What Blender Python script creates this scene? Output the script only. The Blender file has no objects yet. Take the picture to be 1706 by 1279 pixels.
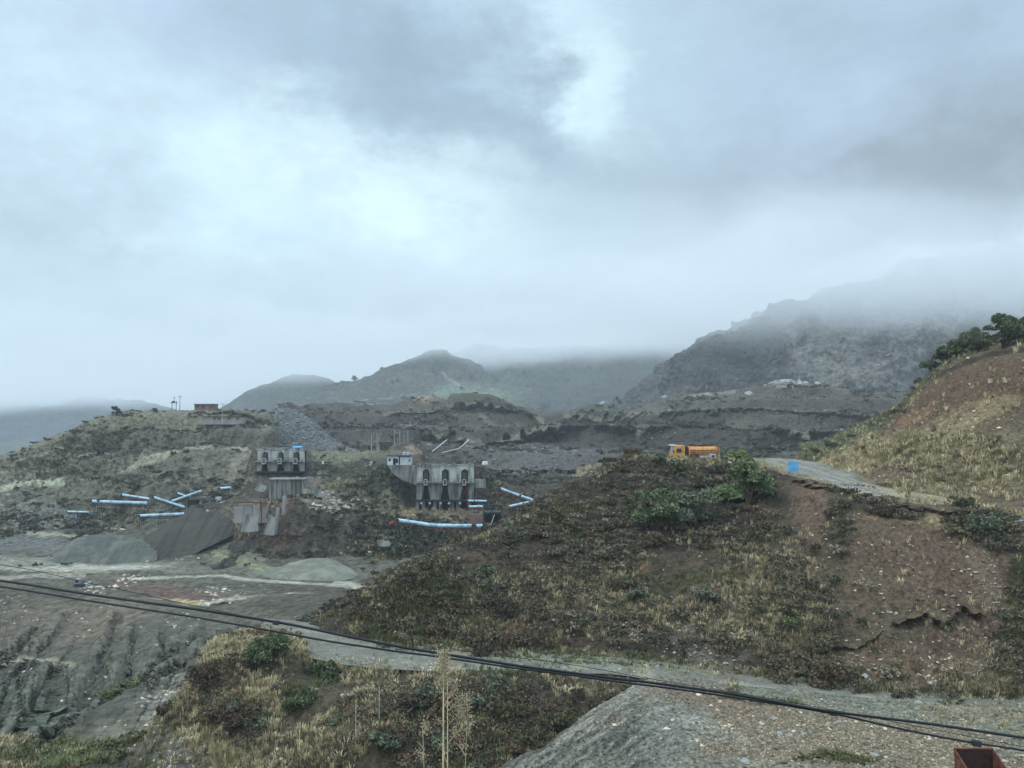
import bpy, math, random
import numpy as np
from mathutils import Vector, Matrix, Euler

# ------------------------------------------------------------------ camera
F = 1339.0; CX = 853.0; CY = 639.5; HZN = 690.0
PITCH = math.atan((HZN - CY) / F)
SA, CA = math.sin(PITCH), math.cos(PITCH)
S = bpy.context.scene
cd = bpy.data.cameras.new("camera"); cam = bpy.data.objects.new("camera", cd)
S.collection.objects.link(cam); S.camera = cam
cd.sensor_fit = 'HORIZONTAL'; cd.sensor_width = 36.0; cd.lens = 36.0 * F / 1706.0
cd.clip_start = 0.1; cd.clip_end = 30000
cam.location = (0, 0, 0); cam.rotation_euler = (math.pi / 2 + PITCH, 0, 0)
S.view_settings.view_transform = 'Standard'; S.view_settings.look = 'None'
S.view_settings.exposure = 0.0; S.view_settings.gamma = 1.0
S.render.engine = 'CYCLES'
cy = S.cycles
cy.max_bounces = 14; cy.diffuse_bounces = 2; cy.glossy_bounces = 1; cy.transmission_bounces = 2
cy.volume_bounces = 12; cy.volume_step_rate = 3.0; cy.volume_max_steps = 96
cy.transparent_max_bounces = 8; cy.use_denoising = True
cy.sample_clamp_indirect = 4.0

def lin(c):
    c = np.asarray(c, float) / 255.0
    return np.where(c <= 0.04045, c / 12.92, ((c + 0.055) / 1.055) ** 2.4)

# ------------------------------------------------------------------ world
SUN_EL, SUN_AZ = math.radians(50), math.radians(-105)      # veiled sun, high on the left, a little behind the camera
def pdir(px, py):
    xc = (px - CX) / F; yc = (CY - py) / F
    v = Vector((xc, CA - yc * SA, SA + yc * CA)); return v.normalized()
w = bpy.data.worlds.new("World"); S.world = w; w.use_nodes = True
nt = w.node_tree; N = nt.nodes; L = nt.links; N.clear()
out = N.new('ShaderNodeOutputWorld'); bg = N.new('ShaderNodeBackground'); L.new(bg.outputs[0], out.inputs[0])
sky = N.new('ShaderNodeTexSky'); sky.sky_type = 'NISHITA'; sky.sun_disc = False
sky.sun_elevation = SUN_EL; sky.sun_rotation = SUN_AZ; sky.air_density = 1.0; sky.dust_density = 2.0
tc = N.new('ShaderNodeTexCoord')
def wn(kind, **kw):
    n = N.new(kind)
    for k, v in kw.items(): setattr(n, k, v)
    return n
def vmath(op, a, b=None):
    n = wn('ShaderNodeVectorMath', operation=op)
    for i, s in enumerate((a, b)):
        if s is None: continue
        if isinstance(s, (tuple, list, Vector)): n.inputs[i].default_value = tuple(s)
        else: L.new(s, n.inputs[i])
    return n
def fmath(op, a, b=None, clamp=False):
    n = wn('ShaderNodeMath', operation=op); n.use_clamp = clamp
    for i, s in enumerate((a, b)):
        if s is None: continue
        if isinstance(s, (int, float)): n.inputs[i].default_value = s
        else: L.new(s, n.inputs[i])
    return n.outputs[0]
gen = tc.outputs['Generated']
n1 = wn('ShaderNodeTexNoise'); n1.inputs['Scale'].default_value = 5.5; n1.inputs['Detail'].default_value = 9; n1.inputs['Roughness'].default_value = 0.66
st = vmath('MULTIPLY', gen, (1.0, 1.0, 1.7)); L.new(st.outputs[0], n1.inputs['Vector'])
n2 = wn('ShaderNodeTexNoise'); n2.inputs['Scale'].default_value = 2.0; n2.inputs['Detail'].default_value = 5; n2.inputs['Roughness'].default_value = 0.55
L.new(st.outputs[0], n2.inputs['Vector'])
off = vmath('SUBTRACT', n1.outputs['Color'], (0.5, 0.5, 0.5)); offs = vmath('MULTIPLY', off.outputs[0], (0.34, 0.2, 0.26))
wdir = vmath('ADD', gen, None); L.new(offs.outputs[0], wdir.inputs[1]); wd = wdir.outputs[0]
cur = None
def mixc(fac, a, b):
    n = wn('ShaderNodeMix', data_type='RGBA')
    if isinstance(fac, float): n.inputs[0].default_value = fac
    else: L.new(fac, n.inputs[0])
    for i, s in ((6, a), (7, b)):
        if isinstance(s, (tuple, list, np.ndarray)): n.inputs[i].default_value = (*s[:3], 1)
        else: L.new(s, n.inputs[i])
    return n.outputs[2]
def C(r, g, b): return tuple(lin((r, g, b)))
# base of the cloud cover: brighter low down, greyer overhead
sep = wn('ShaderNodeSeparateXYZ'); L.new(wd, sep.inputs[0])
mr = wn('ShaderNodeMapRange'); mr.inputs[1].default_value = 0.0; mr.inputs[2].default_value = 0.5; L.new(sep.outputs[2], mr.inputs[0])
cur = mixc(mr.outputs[0], C(184, 207, 216), C(188, 211, 228))
def blob(px, py, rx, ry, col, strength, ang=0.0):
    """a patch of thicker or thinner cloud round one direction of the sky"""
    global cur
    c = pdir(px, py)
    d = vmath('SUBTRACT', wd, c)
    mp = wn('ShaderNodeVectorRotate', rotation_type='Y_AXIS'); mp.inputs['Angle'].default_value = math.radians(ang)
    L.new(d.outputs[0], mp.inputs['Vector'])
    sc = vmath('MULTIPLY', mp.outputs[0], (F / rx, 1.2, F / ry))
    ln = vmath('LENGTH', sc.outputs[0])
    m = wn('ShaderNodeMapRange', interpolation_type='SMOOTHSTEP'); m.inputs[1].default_value = 1.0; m.inputs[2].default_value = 0.0
    m.inputs[3].default_value = 0.0; m.inputs[4].default_value = strength
    L.new(ln.outputs['Value'], m.inputs[0])
    cur = mixc(m.outputs[0], cur, C(*col))
SKYB = [  # px, py, rx, ry, colour, strength, angle
 (120, 210, 620, 330, (214, 238, 253), .85, 0),
 (380, 290, 420, 170, (217, 242, 254), .9, -25),
 (1500, 420, 620, 420, (150, 163, 172), .95, 0),
 (1500, 120, 500, 260, (178, 200, 220), .9, 0),
 (600, 130, 500, 230, (164, 186, 204), .95, -18),
 (800, 200, 350, 150, (154, 176, 194), .85, -30),
 (1640, 330, 300, 240, (134, 147, 156), .85, 0),
 (1000, 120, 110, 190, (219, 245, 254), .75, 20),
 (1030, 150, 90, 90, (224, 250, 255), .5, 0),
 (740, 330, 330, 170, (222, 246, 255), .85, -20), (500, 240, 200, 120, (222, 246, 255), .6, -30), (640, 310, 150, 90, (230, 252, 255), .8, -20), (770, 390, 120, 90, (230, 252, 255), .8, -40),
 (690, 400, 230, 110, (212, 234, 250), .6, -30),
 (1340, 250, 260, 90, (172, 188, 208), .6, 10),
 (1500, 300, 200, 60, (146, 158, 170), .7, 0),
 (230, 400, 160, 60, (218, 240, 253), .55, 0),
 (60, 90, 300, 110, (208, 232, 250), .5, 0),
 (300, 40, 160, 80, (196, 216, 240), .6, 0),
 (850, 500, 700, 150, (190, 210, 218), .8, 0),
 (250, 560, 500, 150, (178, 199, 214), .8, 0),
 (0, 640, 300, 110, (168, 188, 208), .8, 0),
]
for b in SKYB: blob(*b)
# brightness mottling by the cloud noise
ms = wn('ShaderNodeMapRange'); ms.inputs[1].default_value = 0.3; ms.inputs[2].default_value = 0.7
ms.inputs[3].default_value = 0.84; ms.inputs[4].default_value = 1.12; L.new(n1.outputs['Fac'], ms.inputs[0])
ms2 = wn('ShaderNodeMapRange'); ms2.inputs[1].default_value = 0.3; ms2.inputs[2].default_value = 0.7
ms2.inputs[3].default_value = 0.93; ms2.inputs[4].default_value = 1.06; L.new(n2.outputs['Fac'], ms2.inputs[0])
mm = fmath('MULTIPLY', ms.outputs[0], ms2.outputs[0])
# an overcast sky is brightest overhead
sg = wn('ShaderNodeSeparateXYZ'); L.new(gen, sg.inputs[0])
ze = wn('ShaderNodeMapRange', interpolation_type='SMOOTHSTEP'); ze.inputs[1].default_value = 0.46; ze.inputs[2].default_value = 0.85
ze.inputs[3].default_value = 1.0; ze.inputs[4].default_value = 2.4; L.new(sg.outputs[2], ze.inputs[0])
bk = wn('ShaderNodeMapRange', interpolation_type='SMOOTHSTEP'); bk.inputs[1].default_value = 0.3; bk.inputs[2].default_value = -0.5
bk.inputs[3].default_value = 1.0; bk.inputs[4].default_value = 1.5; L.new(sg.outputs[1], bk.inputs[0])
mm = fmath('MULTIPLY', mm, fmath('MULTIPLY', ze.outputs[0], bk.outputs[0]))
tn_ = vmath('MULTIPLY', cur, (0.975, 1.0, 1.028)); sc_ = vmath('SCALE', tn_.outputs[0]); L.new(mm, sc_.inputs['Scale'])
skyd = vmath('SCALE', sky.outputs[0]); skyd.inputs['Scale'].default_value = 0.10
mixw = wn('ShaderNodeMix', data_type='RGBA'); mixw.inputs[0].default_value = 0.965
L.new(skyd.outputs[0], mixw.inputs[6]); L.new(sc_.outputs[0], mixw.inputs[7])
SKY_STRENGTH = 1.07
L.new(mixw.outputs[2], bg.inputs[0]); bg.inputs[1].default_value = SKY_STRENGTH
# ------------------------------------------------------------------ sun behind the cloud
sd = bpy.data.lights.new("sun", 'SUN'); sd.energy = 1.5; sd.angle = math.radians(12); sd.color = (1, 0.96, 0.9)
so = bpy.data.objects.new("sun", sd); S.collection.objects.link(so)
dv = Vector((math.sin(SUN_AZ) * math.cos(SUN_EL), math.cos(SUN_AZ) * math.cos(SUN_EL), math.sin(SUN_EL)))
so.rotation_euler = dv.to_track_quat('Z', 'Y').to_euler()

# ------------------------------------------------------------------ helpers
rng = np.random.default_rng(7); random.seed(7)
def P(px, py, d):
    """a point of the place seen at (px, py) of the photo, d metres ahead"""
    xc = (px - CX) / F; yc = (CY - py) / F
    k = d / (CA - yc * SA)
    return np.array([xc * k, d + 0 * xc, (SA + yc * CA) * k])
def Pv(px, py, d):
    xc = (px - CX) / F; yc = (CY - py) / F; k = d / (CA - yc * SA)
    return np.stack([xc * k, d + 0 * xc, (SA + yc * CA) * k], -1)
def dz(px, py, z):
    yc = (CY - py) / F; return z * (CA - yc * SA) / (SA + yc * CA)
def proj(W):
    x, y, z = W[..., 0], W[..., 1], W[..., 2]
    dep = y * CA + z * SA; up = -y * SA + z * CA
    dep = np.maximum(dep, 0.1)
    return CX + F * x / dep, CY - F * up / dep

_TAB = np.random.default_rng(99).uniform(-1, 1, (64, 64, 64)).astype(np.float32).ravel()
def vnoise(p, seed=0):
    """smooth value noise, repeating only every 64 cells"""
    p = np.asarray(p, np.float32) + np.float32(seed * 7.31); i = np.floor(p); f = p - i; u = f * f * (3 - 2 * f)
    i = i.astype(np.int32) & 63; j = (i + 1) & 63
    x0, y0, z0 = i[..., 0] << 12, i[..., 1] << 6, i[..., 2]; x1, y1, z1 = j[..., 0] << 12, j[..., 1] << 6, j[..., 2]
    ux, uy, uz = u[..., 0], u[..., 1], u[..., 2]; T = _TAB
    def lz(a): 
        q = T[a + z0]; return q + (T[a + z1] - q) * uz
    a = lz(x0 + y0); c = a + (lz(x0 + y1) - a) * uy
    a = lz(x1 + y0); e = a + (lz(x1 + y1) - a) * uy
    return c + (e - c) * ux
def fbm(p, wl, octv=4, seed=0, gain=0.5, ridge=False):
    p = np.asarray(p, np.float32) / wl; r = 0; a = 1.0; t = 0
    for k in range(octv):
        v = vnoise(p + 17.3 * k, seed + k * 13)
        if ridge: v = 1 - 2 * np.abs(v) ** 0.8
        r = r + a * v; t += a; a *= gain; p = p * 2.03
    return r / t
def sstep(a, b, x):
    t = np.clip((x - a) / (b - a), 0, 1); return t * t * (3 - 2 * t)

def pchip(x, y, xs):
    x = np.asarray(x, float); y = np.asarray(y, float)
    h = np.diff(x); dl = np.diff(y) / h; m = np.zeros(len(x))
    if len(x) == 2: return y[0] + (xs - x[0]) * dl[0]
    for k in range(1, len(x) - 1):
        if dl[k - 1] * dl[k] > 0:
            w1 = 2 * h[k] + h[k - 1]; w2 = h[k] + 2 * h[k - 1]
            m[k] = (w1 + w2) / (w1 / dl[k - 1] + w2 / dl[k])
    m[0], m[-1] = dl[0], dl[-1]
    k = np.clip(np.searchsorted(x, xs) - 1, 0, len(x) - 2)
    t = np.clip((xs - x[k]) / h[k], 0, 1); hh = h[k]
    return ((1 + 2 * t) * (1 - t) ** 2 * y[k] + t * (1 - t) ** 2 * hh * m[k] + t * t * (3 - 2 * t) * y[k + 1] + t * t * (t - 1) * hh * m[k + 1])
def pchip_cols(t, Y, ts):
    """pchip down the rows for every column at once; Y: (rows, cols)"""
    t = np.asarray(t, float); h = np.diff(t)[:, None]; dl = np.diff(Y, axis=0) / h; m = np.zeros_like(Y)
    a, b = dl[:-1], dl[1:]
    if len(t) > 2:
        w1 = 2 * h[1:] + h[:-1]; w2 = h[1:] + 2 * h[:-1]
        ok = a * b > 0
        with np.errstate(all='ignore'):
            mm_ = (w1 + w2) / (w1 / a + w2 / b)
        m[1:-1] = np.where(ok, mm_, 0)
    m[0], m[-1] = dl[0], dl[-1]
    k = np.clip(np.searchsorted(t, ts) - 1, 0, len(t) - 2)
    q = ((ts - t[k]) / h[k, 0])[:, None]; hh = h[k]
    return ((1 + 2 * q) * (1 - q) ** 2 * Y[k] + q * (1 - q) ** 2 * hh * m[k] + q * q * (3 - 2 * q) * Y[k + 1] + q * q * (q - 1) * hh * m[k + 1])

def tag(o, label=None, cat=None, group=None, kind=None):
    if label: o['label'] = label
    if cat: o['category'] = cat
    if group: o['group'] = group
    if kind: o['kind'] = kind
    return o
def mesh_np(name, V, Fq, mat, col=None, smooth=True, parent=None):
    """V (n,3), Fq (m,3|4) as one mesh object, with an optional colour per vertex"""
    V = np.asarray(V, np.float32); Fq = np.asarray(Fq, np.int32); k = Fq.shape[1]
    me = bpy.data.meshes.new(name)
    me.vertices.add(len(V)); me.vertices.foreach_set('co', V.ravel())
    me.loops.add(Fq.size); me.loops.foreach_set('vertex_index', Fq.ravel())
    me.polygons.add(len(Fq)); me.polygons.foreach_set('loop_start', np.arange(0, Fq.size, k, dtype=np.int32))
    me.polygons.foreach_set('use_smooth', np.full(len(Fq), smooth, dtype=bool))
    me.update(calc_edges=True)
    if col is not None:
        a = me.color_attributes.new('Col', 'FLOAT_COLOR', 'POINT')
        c4 = np.ones((len(V), 4), np.float32); c4[:, :3] = col; a.data.foreach_set('color', c4.ravel())
    if mat: me.materials.append(mat)
    o = bpy.data.objects.new(name, me); S.collection.objects.link(o)
    if parent: o.parent = parent
    return o

# ------------------------------------------------------------------ materials
def new_mat(name):
    m = bpy.data.materials.new(name); m.use_nodes = True; t = m.node_tree
    return m, t, t.nodes['Principled BSDF']
def earth_mat(name, wl, bump=0.6, var=0.35, rough=0.95, fine=1.0):
    """soil and rock: vertex colour of the ground times fine grain, stones and a bump in metres"""
    m, t, b = new_mat(name); n, l = t.nodes, t.links
    at = n.new('ShaderNodeAttribute'); at.attribute_name = 'Col'
    ge = n.new('ShaderNodeTexCoord')
    a = n.new('ShaderNodeTexNoise'); a.inputs['Scale'].default_value = 1 / wl; a.inputs['Detail'].default_value = 6; a.inputs['Roughness'].default_value = 0.72
    l.new(ge.outputs['Object'], a.inputs['Vector'])
    v = n.new('ShaderNodeTexVoronoi'); v.inputs['Scale'].default_value = 1.6 / wl; v.inputs['Randomness'].default_value = 1
    l.new(ge.outputs['Object'], v.inputs['Vector'])
    r = n.new('ShaderNodeMapRange'); r.inputs[1].default_value = 0.36; r.inputs[2].default_value = 0.64; r.clamp = False
    r.inputs[3].default_value = 1 - var; r.inputs[4].default_value = 1 + var; l.new(a.outputs['Fac'], r.inputs[0])
    s = n.new('ShaderNodeVectorMath'); s.operation = 'SCALE'; l.new(at.outputs['Color'], s.inputs[0]); l.new(r.outputs[0], s.inputs['Scale'])
    l.new(s.outputs[0], b.inputs['Base Color'])
    h = n.new('ShaderNodeMath'); h.operation = 'MULTIPLY_ADD'; l.new(v.outputs['Distance'], h.inputs[0]); h.inputs[1].default_value = -0.45 * fine; l.new(a.outputs['Fac'], h.inputs[2])
    bp = n.new('ShaderNodeBump'); bp.inputs['Strength'].default_value = bump; bp.inputs['Distance'].default_value = wl * 0.6
    l.new(h.outputs[0], bp.inputs['Height']); l.new(bp.outputs[0], b.inputs['Normal'])
    b.inputs['Roughness'].default_value = rough; b.inputs['Specular IOR Level'].default_value = 0.15
    return m
def leaf_mat(name, rough=0.8):
    m, t, b = new_mat(name); n, l = t.nodes, t.links
    at = n.new('ShaderNodeAttribute'); at.attribute_name = 'Col'; l.new(at.outputs['Color'], b.inputs['Base Color'])
    b.inputs['Roughness'].default_value = rough; b.inputs['Specular IOR Level'].default_value = 0.2
    return m
def solid(name, rgb, rough=0.7, metal=0.0, var=0.18, scale=1.5, streak=0.0, spec=0.3, stain=None):
    """paint, concrete or steel, with worn patches and rain streaks"""
    m, t, b = new_mat(name); n, l = t.nodes, t.links
    ge = n.new('ShaderNodeTexCoord'); mp = n.new('ShaderNodeMapping'); l.new(ge.outputs['Object'], mp.inputs[0])
    if streak: mp.inputs['Scale'].default_value = (1, 1, streak)
    a = n.new('ShaderNodeTexNoise'); a.inputs['Scale'].default_value = scale; a.inputs['Detail'].default_value = 7; a.inputs['Roughness'].default_value = 0.65
    l.new(mp.outputs[0], a.inputs['Vector'])
    cr = n.new('ShaderNodeValToRGB'); l.new(a.outputs['Fac'], cr.inputs[0])
    c = lin(rgb); dk = lin(stain) if stain else c * (1 - 2 * var)
    cr.color_ramp.elements[0].position = 0.33; cr.color_ramp.elements[0].color = (*dk, 1)
    cr.color_ramp.elements[1].position = 0.56; cr.color_ramp.elements[1].color = (*c, 1)
    e = cr.color_ramp.elements.new(0.75); e.color = (*np.minimum(c * (1 + var), 0.85), 1)
    l.new(cr.outputs[0], b.inputs['Base Color'])
    b.inputs['Roughness'].default_value = rough; b.inputs['Metallic'].default_value = metal; b.inputs['Specular IOR Level'].default_value = spec
    bp = n.new('ShaderNodeBump'); bp.inputs['Strength'].default_value = 0.3; bp.inputs['Distance'].default_value = 0.03
    l.new(a.outputs['Fac'], bp.inputs['Height']); l.new(bp.outputs[0], b.inputs['Normal'])
    return m

K = np.array([1.43, 1.26, 1.0])      # the overcast sky's own tint and brightness, divided out of what the photo shows
def alb(c, k=1.0):
    v = lin(c) * K * k; return np.minimum(v * .78 + v.mean() * .22, 0.75)

# ------------------------------------------------------------------ terrain sheets
SHEETS = {}
class Sheet:
    def __init__(s, name, x0, x1, nx, rows, nv, back=None):
        xs = np.linspace(x0, x1, nx); pts = []
        for r in rows:
            r = [(a, b, (dz(a, b, c[1]) if isinstance(c, tuple) else c)) for a, b, c in r]
            X = [q[0] for q in r]
            if len(r) == 1: yy = np.full(nx, float(r[0][1])); dd = np.full(nx, float(r[0][2]))
            else:
                xx = np.clip(xs, X[0], X[-1]); yy = pchip(X, [q[1] for q in r], xx); dd = pchip(X, [q[2] for q in r], xx)
            pts.append(Pv(xs, yy, dd))
        s.ncrest = len(pts) - 1
        if back:
            for ddist, dropz in back:
                q = pts[s.ncrest].copy(); k = (q[:, 1] + ddist) / q[:, 1]
                q[:, 0] *= k; q[:, 1] += ddist; q[:, 2] += dropz; pts.append(q)
        W = np.array(pts)                                            # rows, cols, 3
        px, py = proj(W)
        seg = np.sqrt(np.diff(py, axis=0) ** 2 + (np.diff(np.log(np.maximum(W[..., 1], 1)), axis=0) * 160) ** 2).mean(1) + 0.5
        seg[s.ncrest:] *= 0.35
        t = np.concatenate([[0], np.cumsum(seg)]); ts = np.linspace(0, t[-1], nv)
        s.W = np.stack([pchip_cols(t, W[..., c], ts) for c in range(3)], -1)
        s.tc = t[s.ncrest] / t[-1]
        s.name = name; s.nx, s.nv = nx, nv
        s.B = s.W.copy(); s.px, s.py = proj(s.B); s.col = np.zeros(s.W.shape); s.ch = {}
        s.dref = float(np.median(s.W[..., 1]))
        s.v = np.linspace(0, 1, nv)[:, None] / s.tc                  # 1 at the crest
        SHEETS[name] = s
    def nrm(s):
        a = np.gradient(s.W, axis=1); b = np.gradient(s.W, axis=0); n = np.cross(a, b)
        n /= np.linalg.norm(n, axis=-1, keepdims=True) + 1e-9
        return np.where(n[..., 2:] < 0, -n, n)
    def disp(s, wl, amp, octv=4, seed=0, ridge=False, mask=1.0, stretch=None, gain=0.5):
        p = s.B if stretch is None else s.B * np.array(stretch)
        h = fbm(p, wl, octv, seed, gain, ridge); h = (h - float(h.mean())) * amp * mask
        s.W = s.W + s.nrm() * h[..., None]
    def base(s, *cols, wl=None, seed=3, k=1.0):
        """blend a few soil colours by noise"""
        wl = wl or s.dref * 0.06; n = fbm(s.B, wl, 5, seed, 0.6) * 1.6
        cs = [alb(c, k) for c in cols]; s.col[:] = cs[0]
        m = len(cs)
        for i in range(1, m):
            th = -0.9 + 1.8 * i / m
            f = sstep(th - 0.22, th + 0.22, n)[..., None]; s.col = s.col * (1 - f) + cs[i] * f
    def _put(s, f, col, k=1.0, ch=None):
        if col is not None:
            s.col = s.col * (1 - f[..., None]) + alb(col, k) * f[..., None]
            if sum(col) > 325 and not ch:
                for c in ('scrub', 'grass'):
                    if c in s.ch: s.ch[c] = s.ch[c] * (1 - f)
        if ch:
            for c, v in ch.items():
                o = s.ch.get(c, np.zeros(f.shape)); s.ch[c] = o * (1 - f) + v * f
    def blob(s, cx, cy_, rx, ry, col, st=0.9, ang=0, soft=0.45, rag=0.55, k=1.0, seed=11, ch=None, wl=None):
        a = math.radians(ang); dx = s.px - cx; dy = s.py - cy_
        u = (dx * math.cos(a) + dy * math.sin(a)) / rx; v = (-dx * math.sin(a) + dy * math.cos(a)) / ry
        n = fbm(s.B, wl or s.dref * 0.035, 4, seed, 0.6) * rag
        f = st * sstep(1 + soft, 1 - soft, np.hypot(u, v) + n); s._put(f, col, k, ch); return f
    def stroke(s, pts, wd, col, st=0.9, soft=0.5, rag=0.5, k=1.0, seed=21, ch=None):
        X = np.array(pts, float); dist = np.full(s.px.shape, 1e9)
        for (ax, ay), (bx, by) in zip(X[:-1], X[1:]):
            vx, vy = bx - ax, by - ay; q = np.clip(((s.px - ax) * vx + (s.py - ay) * vy) / (vx * vx + vy * vy), 0, 1)
            dist = np.minimum(dist, np.hypot(s.px - ax - q * vx, s.py - ay - q * vy))
        n = fbm(s.B, s.dref * 0.02, 3, seed, 0.6) * rag
        f = st * sstep(1 + soft, 1 - soft, dist / wd + n); s._put(f, col, k, ch); return f
    def lip(s, pts, amp, decay, up=False):
        """a broken edge of soil: the ground just under the line is cut back"""
        X = [p[0] for p in pts]; yl = np.interp(s.px, X, [p[1] for p in pts]) + fbm(s.B, s.dref * 0.012, 3, 5) * 9
        xin = sstep(X[0], X[0] + 25, s.px) * sstep(X[-1], X[-1] - 25, s.px)
        dy = s.py - yl
        f = np.where(dy > 0, np.exp(-dy / decay), 0) * xin * sstep(0, 3, dy)
        f2 = np.where(dy <= 0, np.exp(dy / (decay * 0.35)), 0) * xin
        W = s.W.copy(); W[..., 1] += amp * f - 0.35 * amp * f2; W[..., 2] += 0.15 * amp * f2; s.W = W
        return f
    def build(s, mat, label=None, cat=None, kind='structure'):
        # never let the noise lift or lower the lit colour: colour is the ground's own
        i = np.arange(s.nv * s.nx).reshape(s.nv, s.nx)
        q = np.stack([i[:-1, :-1], i[:-1, 1:], i[1:, 1:], i[1:, :-1]], -1).reshape(-1, 4)
        o = mesh_np(s.name, s.W.reshape(-1, 3), q, mat, s.col.reshape(-1, 3)); o['kind'] = kind
        if label: o['label'] = label
        if cat: o['category'] = cat
        s.obj = o; return o
    def sample(s, n, chan, seed=0, power=1.0):
        """n ground points, spread evenly over the picture, kept where the channel is strong"""
        r = np.random.default_rng(seed)
        px, py = s.px, s.py
        wgt = s.ch.get(chan, np.zeros(px.shape))[:-1, :-1] ** power
        area = np.abs((px[:-1, 1:] - px[:-1, :-1]) * (py[1:, :-1] - py[:-1, :-1]))
        w_ = (wgt * (area + 0.03 * area.mean())).ravel(); w_ = w_ / w_.sum()
        idx = r.choice(len(w_), n, p=w_); iv, ix = np.divmod(idx, s.nx - 1)
        a, b = r.random((2, n, 1))
        W = s.W
        p = (W[iv, ix] * (1 - a) * (1 - b) + W[iv, ix + 1] * a * (1 - b) + W[iv + 1, ix] * (1 - a) * b + W[iv + 1, ix + 1] * a * b)
        return p, s.nrm()[iv, ix], iv, ix
    def at(s, px, py):
        """the point of the displaced ground seen nearest to a pixel"""
        qx, qy = proj(s.W); k = np.argmin((qx - px) ** 2 + (qy - py) ** 2 * 1.0); return s.W.reshape(-1, 3)[k].copy()

# ================================================================== the ground
Z = lambda z: ('z', z)
# --- far valley floor, one sheet to the horizon
def flat_ground():
    n = 60; g = np.linspace(-1, 1, n); X, Y = np.meshgrid(np.sign(g) * np.abs(g) ** 2 * 6000, (g + 1) / 2)
    Y = Y ** 2 * 6900 - 60
    W = np.stack([X, Y, np.full(X.shape, -75.0) + 6 * fbm(np.stack([X, Y, 0 * X], -1), 900, 3, 4)], -1)
    i = np.arange(n * n).reshape(n, n); q = np.stack([i[:-1, :-1], i[:-1, 1:], i[1:, 1:], i[1:, :-1]], -1).reshape(-1, 4)
    o = mesh_np('ground', W.reshape(-1, 3), q, MAT_FAR, np.tile(alb((70, 80, 80)), (n * n, 1))); o['kind'] = 'structure'
MAT_NEAR = earth_mat('near_soil', 0.5, 0.9, 0.45)
MAT_MID = earth_mat('quarry_rock', 1.5, 1.0, 0.50)
MAT_FAR = earth_mat('mountain_ground', 8.0, 1.0, 0.50)
MAT_GRAVEL = earth_mat('gravel', 0.22, 0.8, 0.30)
MAT_RUBBLE = earth_mat('rubble', 0.30, 1.0, 0.75)
flat_ground()

# --- mountains under the cloud
m = Sheet('far_left_mountain', -320, 330, 150, [
    [(-320, 800, 1700)], [(-320, 740, 2100), (330, 745, 2100)],
    [(-320, 630, 2600), (-60, 640, 2600), (60, 655, 2600), (150, 668, 2600), (230, 676, 2600), (330, 700, 2600)]], 70, back=[(300, -120)])
m.base((74, 88, 104), (60, 76, 88), k=0.6); m.disp(260, 40, 5, 31, ridge=True); m.disp(60, 8, 3, 32)
m.build(MAT_FAR)
m = Sheet('left_mountain', 330, 640, 240, [
    [(330, 760, 1700)], [(330, 700, 1900), (640, 700, 1900)],
    [(330, 704, 2050), (372, 678, 2050), (405, 660, 2050), (440, 645, 2060), (500, 622, 2080), (530, 628, 2080), (580, 655, 2080), (640, 700, 2080)]], 110, back=[(300, -120)])
m.base((94, 104, 98), (82, 92, 90), (68, 78, 80), k=0.45); m.disp(170, 20, 6, 33, ridge=True, gain=.6); m.disp(25, 4, 3, 34)
m.ch['tree'] = sstep(0.1, 0.6, fbm(m.B, 60, 3, 77)); m.build(MAT_FAR); M_LEFT = m
m = Sheet('middle_mountain', 470, 900, 300, [
    [(470, 760, 1450)], [(470, 705, 1550), (900, 705, 1550)],
    [(470, 668, 1680), (560, 655, 1680), (650, 640, 1680), (700, 634, 1690), (780, 636, 1700), (900, 650, 1700)],
    [(470, 676, 1700), (520, 654, 1720), (560, 640, 1740), (600, 630, 1750), (640, 612, 1760), (680, 598, 1770), (730, 586, 1780), (775, 600, 1800), (830, 640, 1800), (900, 690, 1800)]], 150, back=[(250, -90)])
m.base((104, 114, 104), (88, 98, 92), (74, 84, 80), k=0.5); m.disp(150, 16, 6, 35, ridge=True, gain=.6); m.disp(22, 4, 3, 36)
m.blob(790, 655, 70, 14, (132, 158, 138), .8, 5, k=0.5)
m.stroke([(738, 620), (745, 630), (765, 640)], 2.0, (150, 165, 160), .8, k=.6)
m.stroke([(520, 690), (600, 668), (660, 655), (700, 650)], 1.6, (140, 152, 140), .6, k=.6)
m.ch['tree'] = sstep(0.0, 0.5, fbm(m.B, 70, 3, 78)); m.build(MAT_FAR); M_MID = m
m = Sheet('centre_mountain', 690, 1250, 300, [
    [(690, 760, 1500)], [(690, 705, 1650), (1250, 705, 1500)],
    [(690, 640, 2000), (850, 640, 2000), (1000, 640, 1950), (1250, 640, 1700)],
    [(690, 640, 2200), (750, 600, 2200), (820, 582, 2250), (900, 578, 2280), (1000, 575, 2280), (1100, 560, 2250), (1250, 540, 2250)]], 170, back=[(300, -120)])
m.base((92, 102, 100), (78, 88, 88), (60, 70, 72), k=0.45); m.disp(240, 44, 6, 37, ridge=True, gain=.6); m.disp(36, 9, 3, 38)
m.ch['tree'] = sstep(-0.1, 0.4, fbm(m.B, 110, 3, 79)); m.build(MAT_FAR); M_CEN = m
m = Sheet('right_mountain', 960, 1840, 620, [
    [(960, 760, 760)], [(960, 700, 820), (1250, 690, 800), (1840, 690, 760)],
    [(960, 690, 860), (1060, 660, 880), (1150, 640, 880), (1300, 600, 880), (1500, 580, 860), (1840, 560, 820)],
    [(960, 700, 900), (1010, 682, 910), (1045, 658, 930), (1090, 628, 960), (1125, 598, 980), (1160, 580, 1000), (1220, 556, 1010), (1290, 534, 1020), (1400, 498, 1040), (1550, 440, 1060), (1700, 395, 1080), (1840, 350, 1100)]], 300, back=[(200, -60)])
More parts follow.
